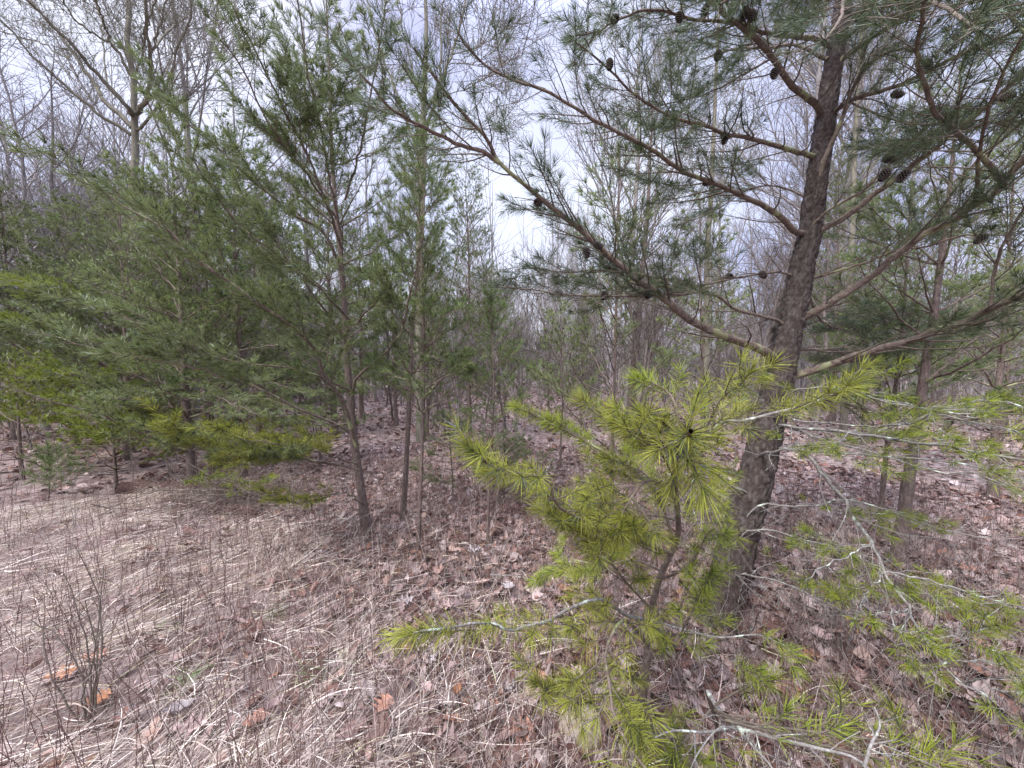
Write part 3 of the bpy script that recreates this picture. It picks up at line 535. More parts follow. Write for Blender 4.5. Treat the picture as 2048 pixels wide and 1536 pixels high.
# ------------------------------------------------------------------ a bushy low seedling with a bare forked branch, bottom right
qb = G(1440, 1470); bl = qb
sd2 = empty('pine_seedling', qb, 'low bushy pine seedling with a white dead forked branch at the bottom right', 'pine sapling')
st2 = traced([(1416, 1384, 1.32), (1442, 1426, 1.2), (1477, 1456, 1.08), (1522, 1468, 1.02), (1575, 1482, .98), (1645, 1499, .94), (1704, 1513, .92), (1740, 1540, .9)], 30)
m_ = Mesh(); tubes(m_, [(np.vstack([qb, st2[0]*.5+qb*.5, st2[0]]), np.array([.012, .011, .010]))], 10); sub('trunk', m_, M_TWIG, sd2)
for pts, r0 in (([], 0), ([(1470, 1454, 1.09), (1411, 1464, 1.0), (1348, 1461, .95), (1310, 1475, .92)], .004), ([(1477, 1458, 1.08), (1505, 1492, 1.0), (1543, 1534, .94), (1560, 1580, .9)], .004), ([(1728, 1535, .9), (1742, 1489, .92), (1760, 1450, .95), (1749, 1415, .98)], .004), ([(1742, 1489, .92), (1790, 1480, .9), (1800, 1478, .88)], .002), ([(1745, 1500, .92), (1780, 1512, .9), (1795, 1490, .9)], .002), ([(1480, 1460, 1.07), (1440, 1455, 1.0), (1400, 1500, .95), (1380, 1540, .9)], .003), ([(1390, 1465, .99), (1390, 1500, .98), (1391, 1545, .97)], .003), ([(1512, 1466, 1.03), (1520, 1500, 1.0), (1530, 1545, .97)], .0025)):
    pl = st2 if not pts else traced(pts, 12); rd = rads(.009, .003, len(pl)) if not pts else rads(r0, r0*.5, len(pl))
    dt, _ = sprout(pl, rd, r3, start=.2, every=.06, l0=.12, l1=.06, up=0, dead=True, tw=.0010)
    m_ = Mesh(); tubes(m_, [(pl, rd)], 8, rough=.08); tubes(m_, dt, 4); o = sub('branch', m_, M_DEAD, sd2)
for pts in ([(1430, 1420, 1.15), (1480, 1440, 1.05), (1530, 1450, 1.0), (1560, 1430, .98)], [(1440, 1430, 1.15), (1580, 1470, 1.05), (1620, 1470, 1.0), (1660, 1460, .98)], [(1430, 1410, 1.2), (1480, 1380, 1.15), (1530, 1360, 1.1)], [(1440, 1430, 1.15), (1640, 1440, 1.1), (1680, 1430, 1.08), (1680, 1390, 1.05)], [(1450, 1440, 1.1), (1760, 1480, 1.0), (1800, 1470, .98), (1790, 1430, .96)], [(1450, 1440, 1.1), (1760, 1520, .95), (1850, 1540, .9), (1900, 1500, .9)], [(1420, 1420, 1.2), (1380, 1470, 1.1), (1350, 1500, 1.0)], [(1440, 1440, 1.1), (1440, 1500, 1.0), (1460, 1550, .95)], [(1700, 1520, .92), (1770, 1550, .9), (1830, 1520, .88)]):
    pl = traced(pts, 12); rd = rads(.004, .002, 12); m_ = Mesh(); tubes(m_, [(pl, rd)], 6); lb = sub('branch', m_, M_TWIG, sd2)
    tw, sh = sprout(pl, rd, r3, start=.45, every=.05, l0=.10, l1=.05, up=.25, shoot=.09, tw=.0016); tm = Mesh(); tubes(tm, tw, 5); sub('twigs', tm, M_TWIG, lb)
    nm = Mesh(); needles(nm, sh, 700, .0014, .05); sub('needles', nm, M_ND_LIME, lb)

# ------------------------------------------------------------------ generic young pines
def pine_parts(trunk_pts, r0, r_, lo=.18, dens=.30, blen=1.2, elev=35, per_m=230, nw=.0030, nl=.062, nb=5, every=.10, deadlow=.3, shoot=.15, extra=(), az_skip=None, top=1., sub_=True, bt=4):
    n = len(trunk_pts); H = trunk_pts[-1][2]-trunk_pts[0][2]; rd = rads(r0, .006, n, .9)*.88; rd[:3] *= [1.5, 1.2, 1.08]
    tr = [(trunk_pts, rd)]; br = []; tw = []; sh = []
    d = np.r_[0, np.cumsum(np.linalg.norm(np.diff(trunk_pts, axis=0), axis=1))]; s = d[-1]*lo; az = r_.random()*6.28
    while s < d[-1]*.985:
        u = s/d[-1]; p = np.array([np.interp(s, d, trunk_pts[:, j]) for j in range(3)]); rl = np.interp(s, d, rd)
        for b in range(nb):
            if r_.random() < .12: continue
            az += 2*math.pi/nb*(1+.35*r_.normal()); shp = (1-u)**.75*.9 + .12; ln = blen*shp*(.65+.55*r_.random())
            el = math.radians(elev*(.45+.9*u)+r_.normal()*8); dv = np.array([math.cos(az)*math.cos(el), math.sin(az)*math.cos(el), math.sin(el)])
            k = 9; w = np.linspace(0, 1, k)[:, None]; side = unit(np.cross(dv, [0, 0, 1.]))*r_.normal()*.10*ln
            pl = p + dv*ln*w + side*w**2 + np.array([0, 0, .16*ln])*w**2.2 + r_.normal(size=(k, 3))*.010*ln; pl[0] = p
            rb = rads(min(rl*.5, .004+.010*ln), .0028, k); br.append((pl, rb)); dead = (u < lo+deadlow*(1-lo)*.6 and r_.random() < .5)
            if dead:
                t_, _ = sprout(pl, rb, r_, start=.15, every=every*1.3, l0=.3*ln, l1=.1, up=-.05, dead=True, tw=.002); tw += t_
            else:
                t_, h_ = sprout(pl, rb, r_, start=.28, every=every, l0=.42*ln+.05, l1=.14, up=.3, shoot=shoot, tw=.0025, sub=sub_); tw += t_; sh += h_
        az += .7; s += dens*(.7+.6*r_.random())*(1-.35*u)
    for pts, r_a, r_b, st in extra:
        pl = traced(pts, 24); pl[1:] += r_.normal(size=(23, 3))*.004; rb = rads(r_a, r_b, 24); br.append((pl, rb))
        t_, h_ = sprout(pl, rb, r_, start=st, every=.06, l0=.42, l1=.18, up=.3, shoot=shoot, tw=.0022); tw += t_; sh += h_
    sh.append((trunk_pts[-1]-np.array([0, 0, .25]), trunk_pts[-1]+np.array([0, 0, .05]), 1.1))
    mt, mb, mn = Mesh(), Mesh(), Mesh()
    tubes(mt, tr, 12, rough=.05); tubes(mb, br, 6, rough=.05); tubes(mb, tw, bt if bt > 2 else 3); needles(mn, sh, per_m, nw, nl)
    return mt, mb, mn
def make_pine(name, label, base, tp_, mat_n, parts, cat='pine tree', group=None):
    root = empty(name, base, label, cat, group); mt, mb, mn = parts
    link('trunk', mt.mesh('trunk', M_BARKY, origin=base), root)
    link('branches', mb.mesh('branches', M_LIMB, origin=base), root)
    link('needles', mn.mesh('needles', mat_n, origin=base), root)
    return root
def trunk_from(px_pts, n=30, topz=None):
    """px_pts rows (px,py,depth); first is the base on the ground"""
    g = G(px_pts[0][0], px_pts[0][1]); pts = [g-np.array([0, 0, .05])]
    dep = g[1]*cp - (g[2]-CAMH)*sp
    for (a, b_, dd) in px_pts[1:]: pts.append(P(a, b_, dep+dd))
    return g, spline(np.array(pts), n)

def E(*a): return a
EX = {}
specA = dict(extra=[
  E([(714, 893, 3.3), (684, 801, 3.1), (650, 756, 2.95), (636, 712, 2.9), (615, 681, 2.8), (581, 650, 2.7), (547, 626, 2.6), (513, 606, 2.5), (460, 565, 2.4), (410, 534, 2.3), (369, 500, 2.25), (342, 465, 2.2), (297, 441, 2.15), (253, 413, 2.1), (205, 383, 2.05), (150, 357, 2.0)], .020, .004, .25),
  E([(708, 866, 3.3), (650, 838, 3.2), (598, 818, 3.1), (513, 773, 2.95), (444, 753, 2.85), (393, 736, 2.8), (325, 722, 2.7), (273, 712, 2.65), (205, 701, 2.6), (120, 678, 2.5), (79, 667, 2.45)], .014, .003, .35),
  E([(700, 780, 3.3), (600, 740, 3.0), (450, 720, 2.8), (359, 678, 2.6), (325, 657, 2.55), (267, 640, 2.5), (205, 620, 2.45), (164, 609, 2.4)], .011, .003, .35),
  E([(718, 940, 3.3), (640, 922, 3.0), (581, 917, 2.8), (513, 912, 2.6), (434, 907, 2.4), (376, 890, 2.3), (335, 868, 2.25)], .010, .003, .3),
  E([(704, 790, 3.3), (714, 753, 3.2), (765, 712, 3.1), (796, 674, 3.0), (810, 637, 2.95), (820, 582, 2.9), (830, 544, 2.85), (841, 500, 2.8), (850, 420, 2.75), (840, 340, 2.7)], .014, .004, .4),
  E([(690, 560, 3.3), (650, 468, 3.1), (598, 434, 2.95), (513, 369, 2.8), (440, 300, 2.7), (380, 250, 2.6), (330, 190, 2.55)], .015, .004, .25),
  E([(686, 500, 3.3), (650, 400, 3.0), (610, 300, 2.8), (565, 215, 2.6), (525, 130, 2.45), (480, 40, 2.3), (455, -10, 2.25)], .014, .004, .2),
  E([(684, 480, 3.3), (660, 360, 3.1), (640, 250, 2.9), (615, 140, 2.7), (600, 30, 2.6), (590, -30, 2.5)], .012, .004, .2),
  E([(676, 440, 3.3), (600, 330, 2.9), (540, 250, 2.6), (480, 130, 2.4), (440, 80, 2.3)], .011, .004, .3),
  E([(700, 640, 3.3), (620, 560, 2.9), (540, 500, 2.7), (470, 440, 2.6), (400, 340, 2.5), (350, 260, 2.45)], .012, .004, .3),
  E([(705, 700, 3.3), (650, 620, 2.9), (590, 540, 2.6), (520, 430, 2.5)], .011, .004, .3),
  E([(690, 400, 3.3), (720, 300, 3.1), (740, 200, 2.95), (760, 90, 2.8), (770, 0, 2.7)], .012, .004, .2)])
near = [
 # name-ish, px trunk, r0, kwargs, mat, label
 ([(738, 1078, 0), (722, 980, .0), (708, 880, .02), (700, 780, .05), (692, 700, .05), (688, 600, .1), (680, 500, .1), (672, 420, .1), (665, 330, .15), (660, 200, .2), (655, 60, .25), (650, -80, .3)], .045, dict(lo=.34, dens=.34, blen=1.1, nb=4, per_m=560, nw=.0028, nl=.056, **specA), M_ND_MID, 'middle sized pine with a leaning trunk and long boughs sweeping up to the left'),
 ([(805, 1040, 0), (814, 900, .0), (820, 760, .0), (826, 640, .1), (838, 520, .1), (848, 400, .1), (850, 300, .2), (846, 160, .3)], .033, dict(lo=.32, dens=.33, blen=.75, nb=4, per_m=560, nw=.0030, nl=.056), M_ND_MID, 'dark thin trunked pine just right of the leaning left pine'),
 ([(835, 1108, 0), (842, 960, .0), (846, 820, .0), (848, 700, .0), (845, 560, 0), (838, 420, 0), (834, 250, 0)], .020, dict(lo=.34, dens=.26, blen=.62, nb=5, per_m=560, nw=.0026, nl=.054, elev=42), M_ND_SOFT, 'slender light green young pine with a pointed top in the middle of the photo'),
 ([(975, 1090, 0), (978, 980, .0), (984, 880, .0), (988, 760, .0), (984, 660, .1), (980, 585, .1)], .016, dict(lo=.33, dens=.20, blen=.42, nb=5, per_m=520, nw=.0022, nl=.05, elev=30, every=.08), M_ND_SOFT, 'small feathery dark green young pine with a round bushy crown at mid height'),
 ([(1225, 1130, 0), (1224, 1000, .0), (1226, 850, .0), (1230, 700, .0), (1234, 560, 0), (1236, 420, 0), (1240, 300, 0)], .020, dict(lo=.28, dens=.32, blen=.85, nb=3, per_m=330, nw=.0034, deadlow=.6), M_ND_MID, 'very thin straight pine stem between the small bushy pine and the large pine'),
 ([(1258, 905, 0), (1262, 800, .0), (1272, 690, .0), (1282, 580, .0), (1292, 460, 0), (1300, 330, 0), (1306, 180, 0)], .10, dict(lo=.45, dens=.6, blen=1.5, nb=3, per_m=130, nw=.005, deadlow=.6, every=.16), M_ND_MID, 'taller straight pine trunk standing farther back behind the thin stem'),
 ([(1795, 1130, 0), (1812, 1000, .0), (1832, 860, .0), (1852, 730, .0), (1872, 600, 0), (1890, 460, 0), (1905, 320, 0), (1920, 150, 0)], .052, dict(lo=.30, dens=.36, blen=1.15, nb=4, per_m=430, nw=.0028, nl=.056, deadlow=.7), M_ND_MID, 'grey barked pine leaning right beyond the large pine'),
 ([(1758, 1090, 0), (1770, 930, .0), (1790, 780, .0), (1806, 640, .0), (1815, 500, 0), (1822, 380, 0)], .026, dict(lo=.30, dens=.3, blen=.85, nb=4, per_m=430, nw=.0028, nl=.056, deadlow=.6), M_ND_SOFT, 'thin dark young pine just left of the grey leaning pine'),
 ([(388, 975, 0), (380, 900, .0), (372, 800, .0), (365, 680, .0), (358, 560, 0), (350, 420, 0), (345, 330, 0)], .065, dict(lo=.12, dens=.30, blen=1.45, nb=5, per_m=340, nw=.0042, nl=.058, every=.10), M_ND_MID, 'bushy dark green pine beside the rotten log on the left'),
 ([(425, 952, 0), (423, 860, .0), (420, 760, .0), (415, 640, .0), (412, 520, 0), (410, 400, 0)], .05, dict(lo=.16, dens=.32, blen=1.4, nb=4, per_m=310, nw=.0045, nl=.058, every=.10), M_ND_MID, 'pine with a thin dark trunk right behind the rotten log'),
 ([(487, 962, 0), (485, 860, .0), (480, 760, .0), (478, 640, .0), (470, 520, 0), (468, 380, 0), (462, 260, 0)], .055, dict(lo=.18, dens=.34, blen=1.3, nb=4, per_m=310, nw=.0045, nl=.058, every=.10), M_ND_SOFT, 'tall green pine rising from the right end of the rotten log'),
 ([(262, 905, 0), (260, 820, .0), (258, 700, .0), (255, 560, .0), (250, 420, 0)], .06, dict(lo=.15, dens=.4, blen=1.6, nb=5, per_m=250, nw=.0052, nl=.062, every=.12), M_ND_MID, 'broad pine left of the rotten log with boughs reaching low'),
 ([(150, 900, 0), (150, 800, .0), (146, 680, .0), (140, 540, .0), (132, 420, 0)], .06, dict(lo=.12, dens=.32, blen=1.7, nb=5, per_m=360, nw=.0042, nl=.062, every=.12), M_ND_MID, 'green pine at the far left edge of the clearing with low yellow green boughs'),
 ([(30, 880, 0), (28, 780, .0), (20, 640, .0), (10, 500, .0), (0, 380, 0)], .07, dict(lo=.10, dens=.42, blen=1.9, nb=5, per_m=250, nw=.0052, nl=.062, every=.12), M_ND_MID, 'dense dark pine cut by the left edge of the photo'),
 ([(1010, 1010, 0), (1008, 980, .0), (1010, 930, .0), (1008, 880, .0)], .012, dict(lo=.25, dens=.12, blen=.55, nb=5, per_m=420, nw=.0024, every=.08, elev=20), M_ND_MID, 'waist high green pine seedling behind the sapling tip in the middle of the photo'),
 ([(905, 1000, 0), (905, 950, .0), (900, 890, .0), (900, 820, .0)], .012, dict(lo=.25, dens=.14, blen=.5, nb=4, per_m=420, nw=.0024, every=.08, elev=20), M_ND_MID, 'small thin pine between the slender light green pine and the feathery one'),
 ([(640, 940, 0), (640, 900, .0), (642, 850, .0), (640, 780, .0), (640, 730, 0)], .02, dict(lo=.2, dens=.2, blen=.8, nb=5, per_m=300, nw=.005, every=.1, elev=22), M_ND_MID, 'low spreading pine behind the trunk of the leaning left pine'),
 ([(1120, 940, 0), (1122, 880, .0), (1125, 800, .0), (1122, 700, .0), (1120, 610, 0)], .02, dict(lo=.3, dens=.25, blen=.8, nb=4, per_m=260, nw=.005, every=.1, elev=30), M_ND_MID, 'thin open pine in the gap right of the feathery young pine'),
 ([(1400, 960, 0), (1402, 880, .0), (1404, 780, .0), (1404, 660, .0), (1400, 520, 0), (1400, 400, 0)], .03, dict(lo=.25, dens=.3, blen=1.0, nb=4, per_m=230, nw=.005, every=.12), M_ND_MID, 'dim green pine behind the large pine, left of its trunk'),
 ([(1985, 1000, 0), (1990, 880, .0), (1998, 760, .0), (2010, 620, .0), (2020, 480, 0), (2030, 300, 0)], .05, dict(lo=.2, dens=.34, blen=1.2, nb=5, per_m=230, nw=.005, every=.12), M_ND_MID, 'dark dense pine cut by the right edge of the photo'),
 ([(235, 985, 0), (230, 930, .0), (225, 860, .0), (222, 780, .0)], .025, dict(lo=.25, dens=.2, blen=1.0, nb=5, per_m=300, nw=.005, every=.1, elev=15), M_ND_LIME, 'low wide yellow green pine at the left end of the rotten log'),
 ([(45, 960, 0), (40, 900, .0), (36, 820, .0), (30, 720, .0)], .03, dict(lo=.2, dens=.22, blen=1.2, nb=5, per_m=260, nw=.005, every=.1, elev=18), M_ND_LIME, 'low wide yellow green pine near the left edge beyond the straw grass'),
 ([(95, 1010, 0), (98, 980, .0), (100, 940, .0), (96, 900, .0)], .010, dict(lo=.3, dens=.12, blen=.34, nb=4, per_m=420, nw=.0026, every=.08), M_ND_SOFT, 'knee high dark green pine seedling at the edge of the straw grass on the left'),
]
seed = 100
PINES = []
for pts, r0, kw, mt_, lab in near:
    seed += 1; base, tpp = trunk_from(pts); parts = pine_parts(tpp, r0, np.random.default_rng(seed), **kw)
    PINES.append(make_pine('young_pine', lab, base, tpp, mt_, parts, cat='pine tree'))

def bough(tree, pts, mt_, r0=.008, l0=.26, l1=.12, every=.05, per_m=520, nw=.0030, label='low bright yellow green bough', st=.25, sd=1, n=20):
    r_ = np.random.default_rng(sd); base = tree.location; pl = traced(pts, n); pl[1:] += r_.normal(size=(n-1, 3))*.006; rd = rads(r0, .0025, n)
    m_ = Mesh(); tubes(m_, [(pl, rd)], 7, rough=.05); lb = tag(link('branch', m_.mesh('branch', M_LIMB, origin=base), tree), label)
    tw, sh = sprout(pl, rd, r_, start=st, every=every, l0=l0, l1=l1, up=.3, tw=.002); m_ = Mesh(); tubes(m_, tw, 4); link('twigs', m_.mesh('twigs', M_TWIG, origin=base), lb)
    m_ = Mesh(); needles(m_, sh, per_m, nw, .055); link('needles', m_.mesh('needles', mt_, origin=base), lb)
TA, TL1, TL2, TL3 = PINES[0], [p for p in PINES if 'broad pine left' in p['label']][0], [p for p in PINES if 'far left edge' in p['label']][0], [p for p in PINES if 'bushy dark green' in p['label']][0]
bough(TA, [(718, 940, 3.25), (640, 925, 3.0), (581, 915, 2.8), (513, 912, 2.6), (434, 905, 2.4), (376, 885, 2.3), (335, 862, 2.2)], M_ND_NEAR, sd=2, nw=.0026, l0=.34, l1=.16, every=.04, per_m=700)
bough(TA, [(716, 930, 3.25), (640, 905, 2.9), (560, 890, 2.6), (500, 880, 2.45), (440, 868, 2.3)], M_ND_NEAR, sd=12, nw=.0024, l0=.26, l1=.14, every=.045, per_m=700)
bough(TA, [(728, 1010, 3.2), (690, 985, 3.0), (640, 1000, 2.85), (590, 1005, 2.75), (545, 1000, 2.7)], M_ND_NEAR, sd=3, st=.4, l0=.22, every=.04, nw=.0026, per_m=700)
bough(TA, [(705, 850, 3.3), (620, 850, 3.1), (540, 870, 2.95), (480, 865, 2.85), (430, 850, 2.8)], M_ND_LIME, sd=4)
bough(TL3, [(384, 930, 4.7), (440, 960, 4.2), (490, 975, 4.0), (540, 960, 3.9)], M_ND_LIME, sd=5)
for q, (tr_, pts) in enumerate([(TL1, [(262, 870, 6.5), (200, 850, 6.1), (120, 830, 5.8), (40, 830, 5.5), (0, 835, 5.3)]), (TL1, [(262, 850, 6.5), (330, 850, 6.0), (380, 870, 5.6), (420, 880, 5.4)]), (TL1, [(262, 860, 6.5), (240, 880, 5.7), (210, 870, 5.2), (170, 850, 4.9)]), (TL2, [(150, 860, 7.5), (90, 830, 6.8), (30, 800, 6.2), (-20, 790, 5.8)]),
    (TL2, [(150, 820, 7.5), (100, 780, 6.5), (50, 750, 5.9), (0, 740, 5.4)]), (TL1, [(260, 800, 6.5), (200, 770, 5.9), (140, 750, 5.3), (70, 755, 4.9)]), (TL1, [(260, 760, 6.5), (300, 740, 5.8), (320, 760, 5.2), (330, 790, 4.9)]), (TL3, [(375, 880, 4.7), (330, 860, 4.4), (280, 850, 4.1), (230, 860, 3.9)]), (TL2, [(145, 700, 7.5), (80, 660, 6.4), (20, 640, 5.6), (-30, 650, 5.2)]), (TL2, [(142, 620, 7.5), (90, 580, 6.2), (40, 560, 5.4), (-10, 570, 5.0)])]):
    bough(tr_, pts, M_ND_LIME, r0=.014, l0=.55, l1=.22, every=.09, per_m=420, nw=.0032, sd=20+q)

for q, (tr_, pts) in enumerate([(TL3, [(372, 800, 4.7), (420, 790, 4.3), (470, 810, 4.0), (520, 830, 3.8)]), (TL3, [(370, 780, 4.7), (320, 780, 4.3), (260, 800, 4.0), (200, 790, 3.8)]), (PINES[9], [(420, 760, 5.2), (480, 750, 4.8), (560, 770, 4.5), (620, 790, 4.3)]), (PINES[10], [(482, 800, 5.0), (540, 800, 4.7), (600, 830, 4.5), (650, 850, 4.3)]), (PINES[10], [(480, 700, 5.0), (560, 690, 4.6), (630, 700, 4.4), (690, 720, 4.2)]), (PINES[1], [(818, 780, 3.8), (770, 770, 3.6), (730, 790, 3.4)]), (PINES[1], [(822, 700, 3.8), (880, 720, 3.6), (930, 740, 3.4)]), (PINES[2], [(846, 800, 3.1), (880, 760, 3.0), (930, 735, 2.9)])]):
    bough(tr_, pts, M_ND_MID, r0=.010, l0=.4, l1=.16, every=.07, per_m=420, nw=.0034, sd=60+q, label='low green bough')

# copies of a few far pines ----------------------------------------------------
VAR = []
for i in range(5):
    r_ = np.random.default_rng(300+i); H = 4.6+.7*i
    w = np.linspace(0, 1, 20)[:, None]; tpp = np.hstack([np.cumsum(r_.normal(size=(20, 1))*.018, 0), np.cumsum(r_.normal(size=(20, 1))*.018, 0), w*H]); tpp[0] = 0
    VAR.append(pine_parts(tpp, .05+.008*i, r_, lo=.14, dens=.42, blen=1.5+.12*i, nb=5, per_m=210, nw=.0052, nl=.065, every=.12, sub_=True, bt=3))
mats_v = [M_ND_MID, M_ND_SOFT, M_ND_MID, M_ND_SOFT, M_ND_MID]
proto = []
r4 = np.random.default_rng(77)
far = [(-6.5, 6.2), (-7.6, 8.0), (-5.2, 7.6), (-4.1, 8.6), (-9.5, 9.3), (-6.3, 9.8), (-3.0, 9.6), (-7.6, 11.5), (-1.9, 8.3), (-4.6, 11.4), (-2.4, 12), (-10.8, 12.6), (-11, 7.4),
       (6.9, 7.2), (8.8, 10.2), (10.6, 8.0), (2.4, 12.5), (7.8, 14), (.4, 15), (-.9, 7.6), (.9, 8.9), (-.2, 10.6), (1.9, 10.2), (-8.6, 15), (-13.5, 10.3), (5.2, 16)]
gl = 'dense young pines filling the left side behind the front trees'; gr = 'scattered pines in the wood behind the large pine'
for k, (x_, y_) in enumerate(far):
    v_ = k % 5; grp = gl if x_ < 0 else gr
    lab = 'young green pine in the dense row behind the front trees on the left' if x_ < 0 else 'thin green pine standing in the wood behind the large pine'
    if abs(x_) < 2: lab, grp = 'slim young green pine in the gap between the small feathery pine and the large pine', 'slim young pines in the middle gap'
    loc = (x_, y_, float(hz(x_, y_))-.03); s = (.8+.25*r4.random()) * (1.0 if x_ < 0 else .9)
    if k < 5:
        o = make_pine('young_pine', lab, (0, 0, 0), None, mats_v[v_], VAR[v_], group=grp); proto.append(o)
        o.location = loc; o.rotation_euler = (0, 0, r4.random()*6.28); o.scale = (s, s, s)
    else: copy_tree(proto[v_], loc, r4.random()*6.28, (s*(.6 if abs(x_) < 2 else 1), s*(.6 if abs(x_) < 2 else 1), s*(.75 if abs(x_) < 2 else .9+.3*r4.random())), lab, grp)

# ------------------------------------------------------------------ bare trees
def grow(polys, p, d, ln, r, lvl, r_, maxl, minr, wob=.12, spread=38):
    k = 7 if lvl == 0 else (5 if lvl < 3 else 4); pts = [p]; dd = d.copy()
    for i in range(k-1):
        dd = unit(dd + r_.normal(size=3)*wob + np.array([0, 0, .035])); pts.append(pts[-1]+dd*ln/(k-1))
    pts = np.array(pts); rE = max(minr*.7, r*.55); polys.append((pts, np.linspace(r, rE, k)))
    if lvl >= maxl: return
    nb = [7, 5, 5, 4, 3][lvl] if lvl else 9
    for j in range(nb):
        u = (.35 if lvl else .42)+.6*(j+r_.random()*.8)/nb; x_ = u*(k-1); i = int(min(x_, k-2)); q = pts[i]*(1-(x_-i))+pts[i+1]*(x_-i)
        t_ = unit(pts[i+1]-pts[i]); pr = unit(np.cross(t_, r_.normal(size=3))); a = math.radians(spread+r_.normal()*9)
        nd_ = unit(t_*math.cos(a)+pr*math.sin(a)+np.array([0, 0, .16])); f = (.50 if lvl else .42)*(1.15-.5*u)*(.75+.5*r_.random())
        grow(polys, q, nd_, ln*f*(1.25 if lvl else 1.), max(minr, r*(.5 if lvl else .42)*(1.2-.6*u)), lvl+1, r_, maxl, minr, wob*1.15, spread)
    grow(polys, pts[-1], unit(pts[-1]-pts[-2]), ln*.5, rE, lvl+1, r_, maxl, minr, wob, spread)
BT = []
for i in range(7):
    r_ = np.random.default_rng(500+i); pol = []
    H = [11, 13, 9, 12, 6.5, 8, 4][i]; grow(pol, np.zeros(3), np.array([r_.normal()*.04, r_.normal()*.04, 1.]), H*.62, [.11, .14, .08, .10, .045, .055, .03][i], 0, r_, 4 if i < 4 else 3, .0065, [.05, .06, .07, .05, .08, .05, .12][i], [44, 46, 42, 38, 40, 34, 40][i])
    mt, mb = Mesh(), Mesh(); tubes(mt, [pol[0]], 9, rough=.04); tubes(mb, pol[1:], 3); mm_ = M_SAPL if i in (4, 6) else M_BARE; BT.append((mt.mesh('trunk', mm_), mb.mesh('crown', mm_)))
def bare(i, loc, s, label, group, rz, name='bare_tree', cat='bare tree'):
    root = empty(name, loc, label, cat, group, rz); root.scale = s
    link('trunk', BT[i][0], root); link('crown', BT[i][1], root); return root
r5 = np.random.default_rng(9)
cnt = 0; spots = []
while cnt < 120:
    yy = 8.5+48*r5.random()**.9; xx = (r5.random()*2-1)*yy*1.45
    if any((xx-a)**2+(yy-b)**2 < (.5+.012*yy)**2 for a, b in spots): continue
    if yy < 13 and abs(xx) < 2.5: continue
    spots.append((xx, yy)); cnt += 1
    s = .8+.45*r5.random(); i = int(r5.integers(0, 6)) if yy > 12 else int(r5.integers(2, 6))
    g_, lb_ = ('bare trees in the grey wood on the left', 'leafless grey tree in the wood behind the pines on the left') if xx < -yy*.25 else (('bare trees in the grey wood on the right', 'leafless grey tree in the wood behind the large pine on the right') if xx > yy*.35 else ('bare trees in the grey wood in the middle', 'leafless grey tree in the far wood seen through the middle gap'))
    bare(i, (xx, yy, float(hz(xx, yy))-.05), (s, s, s*(.9+.3*r5.random())), lb_, g_, r5.random()*6.28)
cnt = 0
while cnt < 180:
    yy = 5.6+22*r5.random()**1.2; xx = (r5.random()*2-1)*yy*1.4
    s = .55+.4*r5.random(); cnt += 1
    side_ = 'left' if xx < -yy*.2 else ('right' if xx > yy*.3 else 'middle')
    bare(6 if r5.random() < .6 else 4, (xx, yy, float(hz(xx, yy))-.03), (s, s, s*.9), 'thin leafless sapling in the undergrowth of the wood, ' + {'left': 'left side', 'right': 'right side', 'middle': 'middle gap'}[side_], 'bare saplings in the undergrowth, '+side_, r5.random()*6.28, 'bare_sapling', 'sapling')

for k, (x_, y_, i, s) in enumerate([(-11.6, 9.2, 1, .62), (-12.4, 10.4, 0, .75), (-11.2, 11.2, 3, .7), (-14.6, 11.8, 1, .72), (-13.2, 12.6, 0, .8), (-12.2, 13.6, 3, .8), (-16.2, 13.2, 1, .78), (-11.4, 14.6, 1, .7), (-10.6, 10.2, 0, .66)]):
    bare(i, (x_, y_, float(hz(x_, y_))-.05), (s*1.15, s*1.15, s), 'dark many branched leafless tree in the twiggy tangle above the far left pines', 'twiggy bare trees above the far left pines', k*1.3)

# two tall bare trees traced by their limbs -----------------------------------
def tall_bare(trunk_px, base_px, depth, limbs_px, r0, label, seed_):
    r_ = np.random.default_rng(seed_); top = [P(a, b_, depth) for a, b_ in trunk_px]; gx, gy = top[0][0], top[0][1]
    base = np.array([gx, gy, float(hz(gx, gy))-.1]); tpp = spline(np.array([base]+[t_+np.array([0, r_.normal()*.05, 0]) for t_ in top]), 40)
    root = empty('bare_tree', base, label, 'bare tree'); mt, mb = Mesh(), Mesh(); tubes(mt, [(tpp, rads(r0, r0*.25, 40, 1.1))], 14, rough=.03); tw = []
    for pts, ra, rb in limbs_px:
        dz = r_.normal()*1.2; m_ = len(pts); w = np.array([P(a, b_, depth+dz*(j/(m_-1))**1.) for j, (a, b_) in enumerate(pts)]); pl = spline(w, 22); pl[1:] += r_.normal(size=(21, 3))*.015
        tw.append((pl, rads(ra, rb, 22)))
        for j in range(15):
            i = r_.integers(4, 21); T_ = unit(pl[i+1 if i < 21 else i]-pl[i-1]); pr = unit(np.cross(T_, r_.normal(size=3)))
            grow(tw, pl[i], unit(T_*.8+pr*.6+np.array([0, 0, .2])), .45+.55*r_.random(), .007, 2, r_, 4, .0035, .22, 46)
    tubes(mb, tw[:], 4); link('trunk', mt.mesh('trunk', M_BARE2, origin=base), root); link('crown', mb.mesh('crown', M_BARE2, origin=base), root)
D1 = 8.5
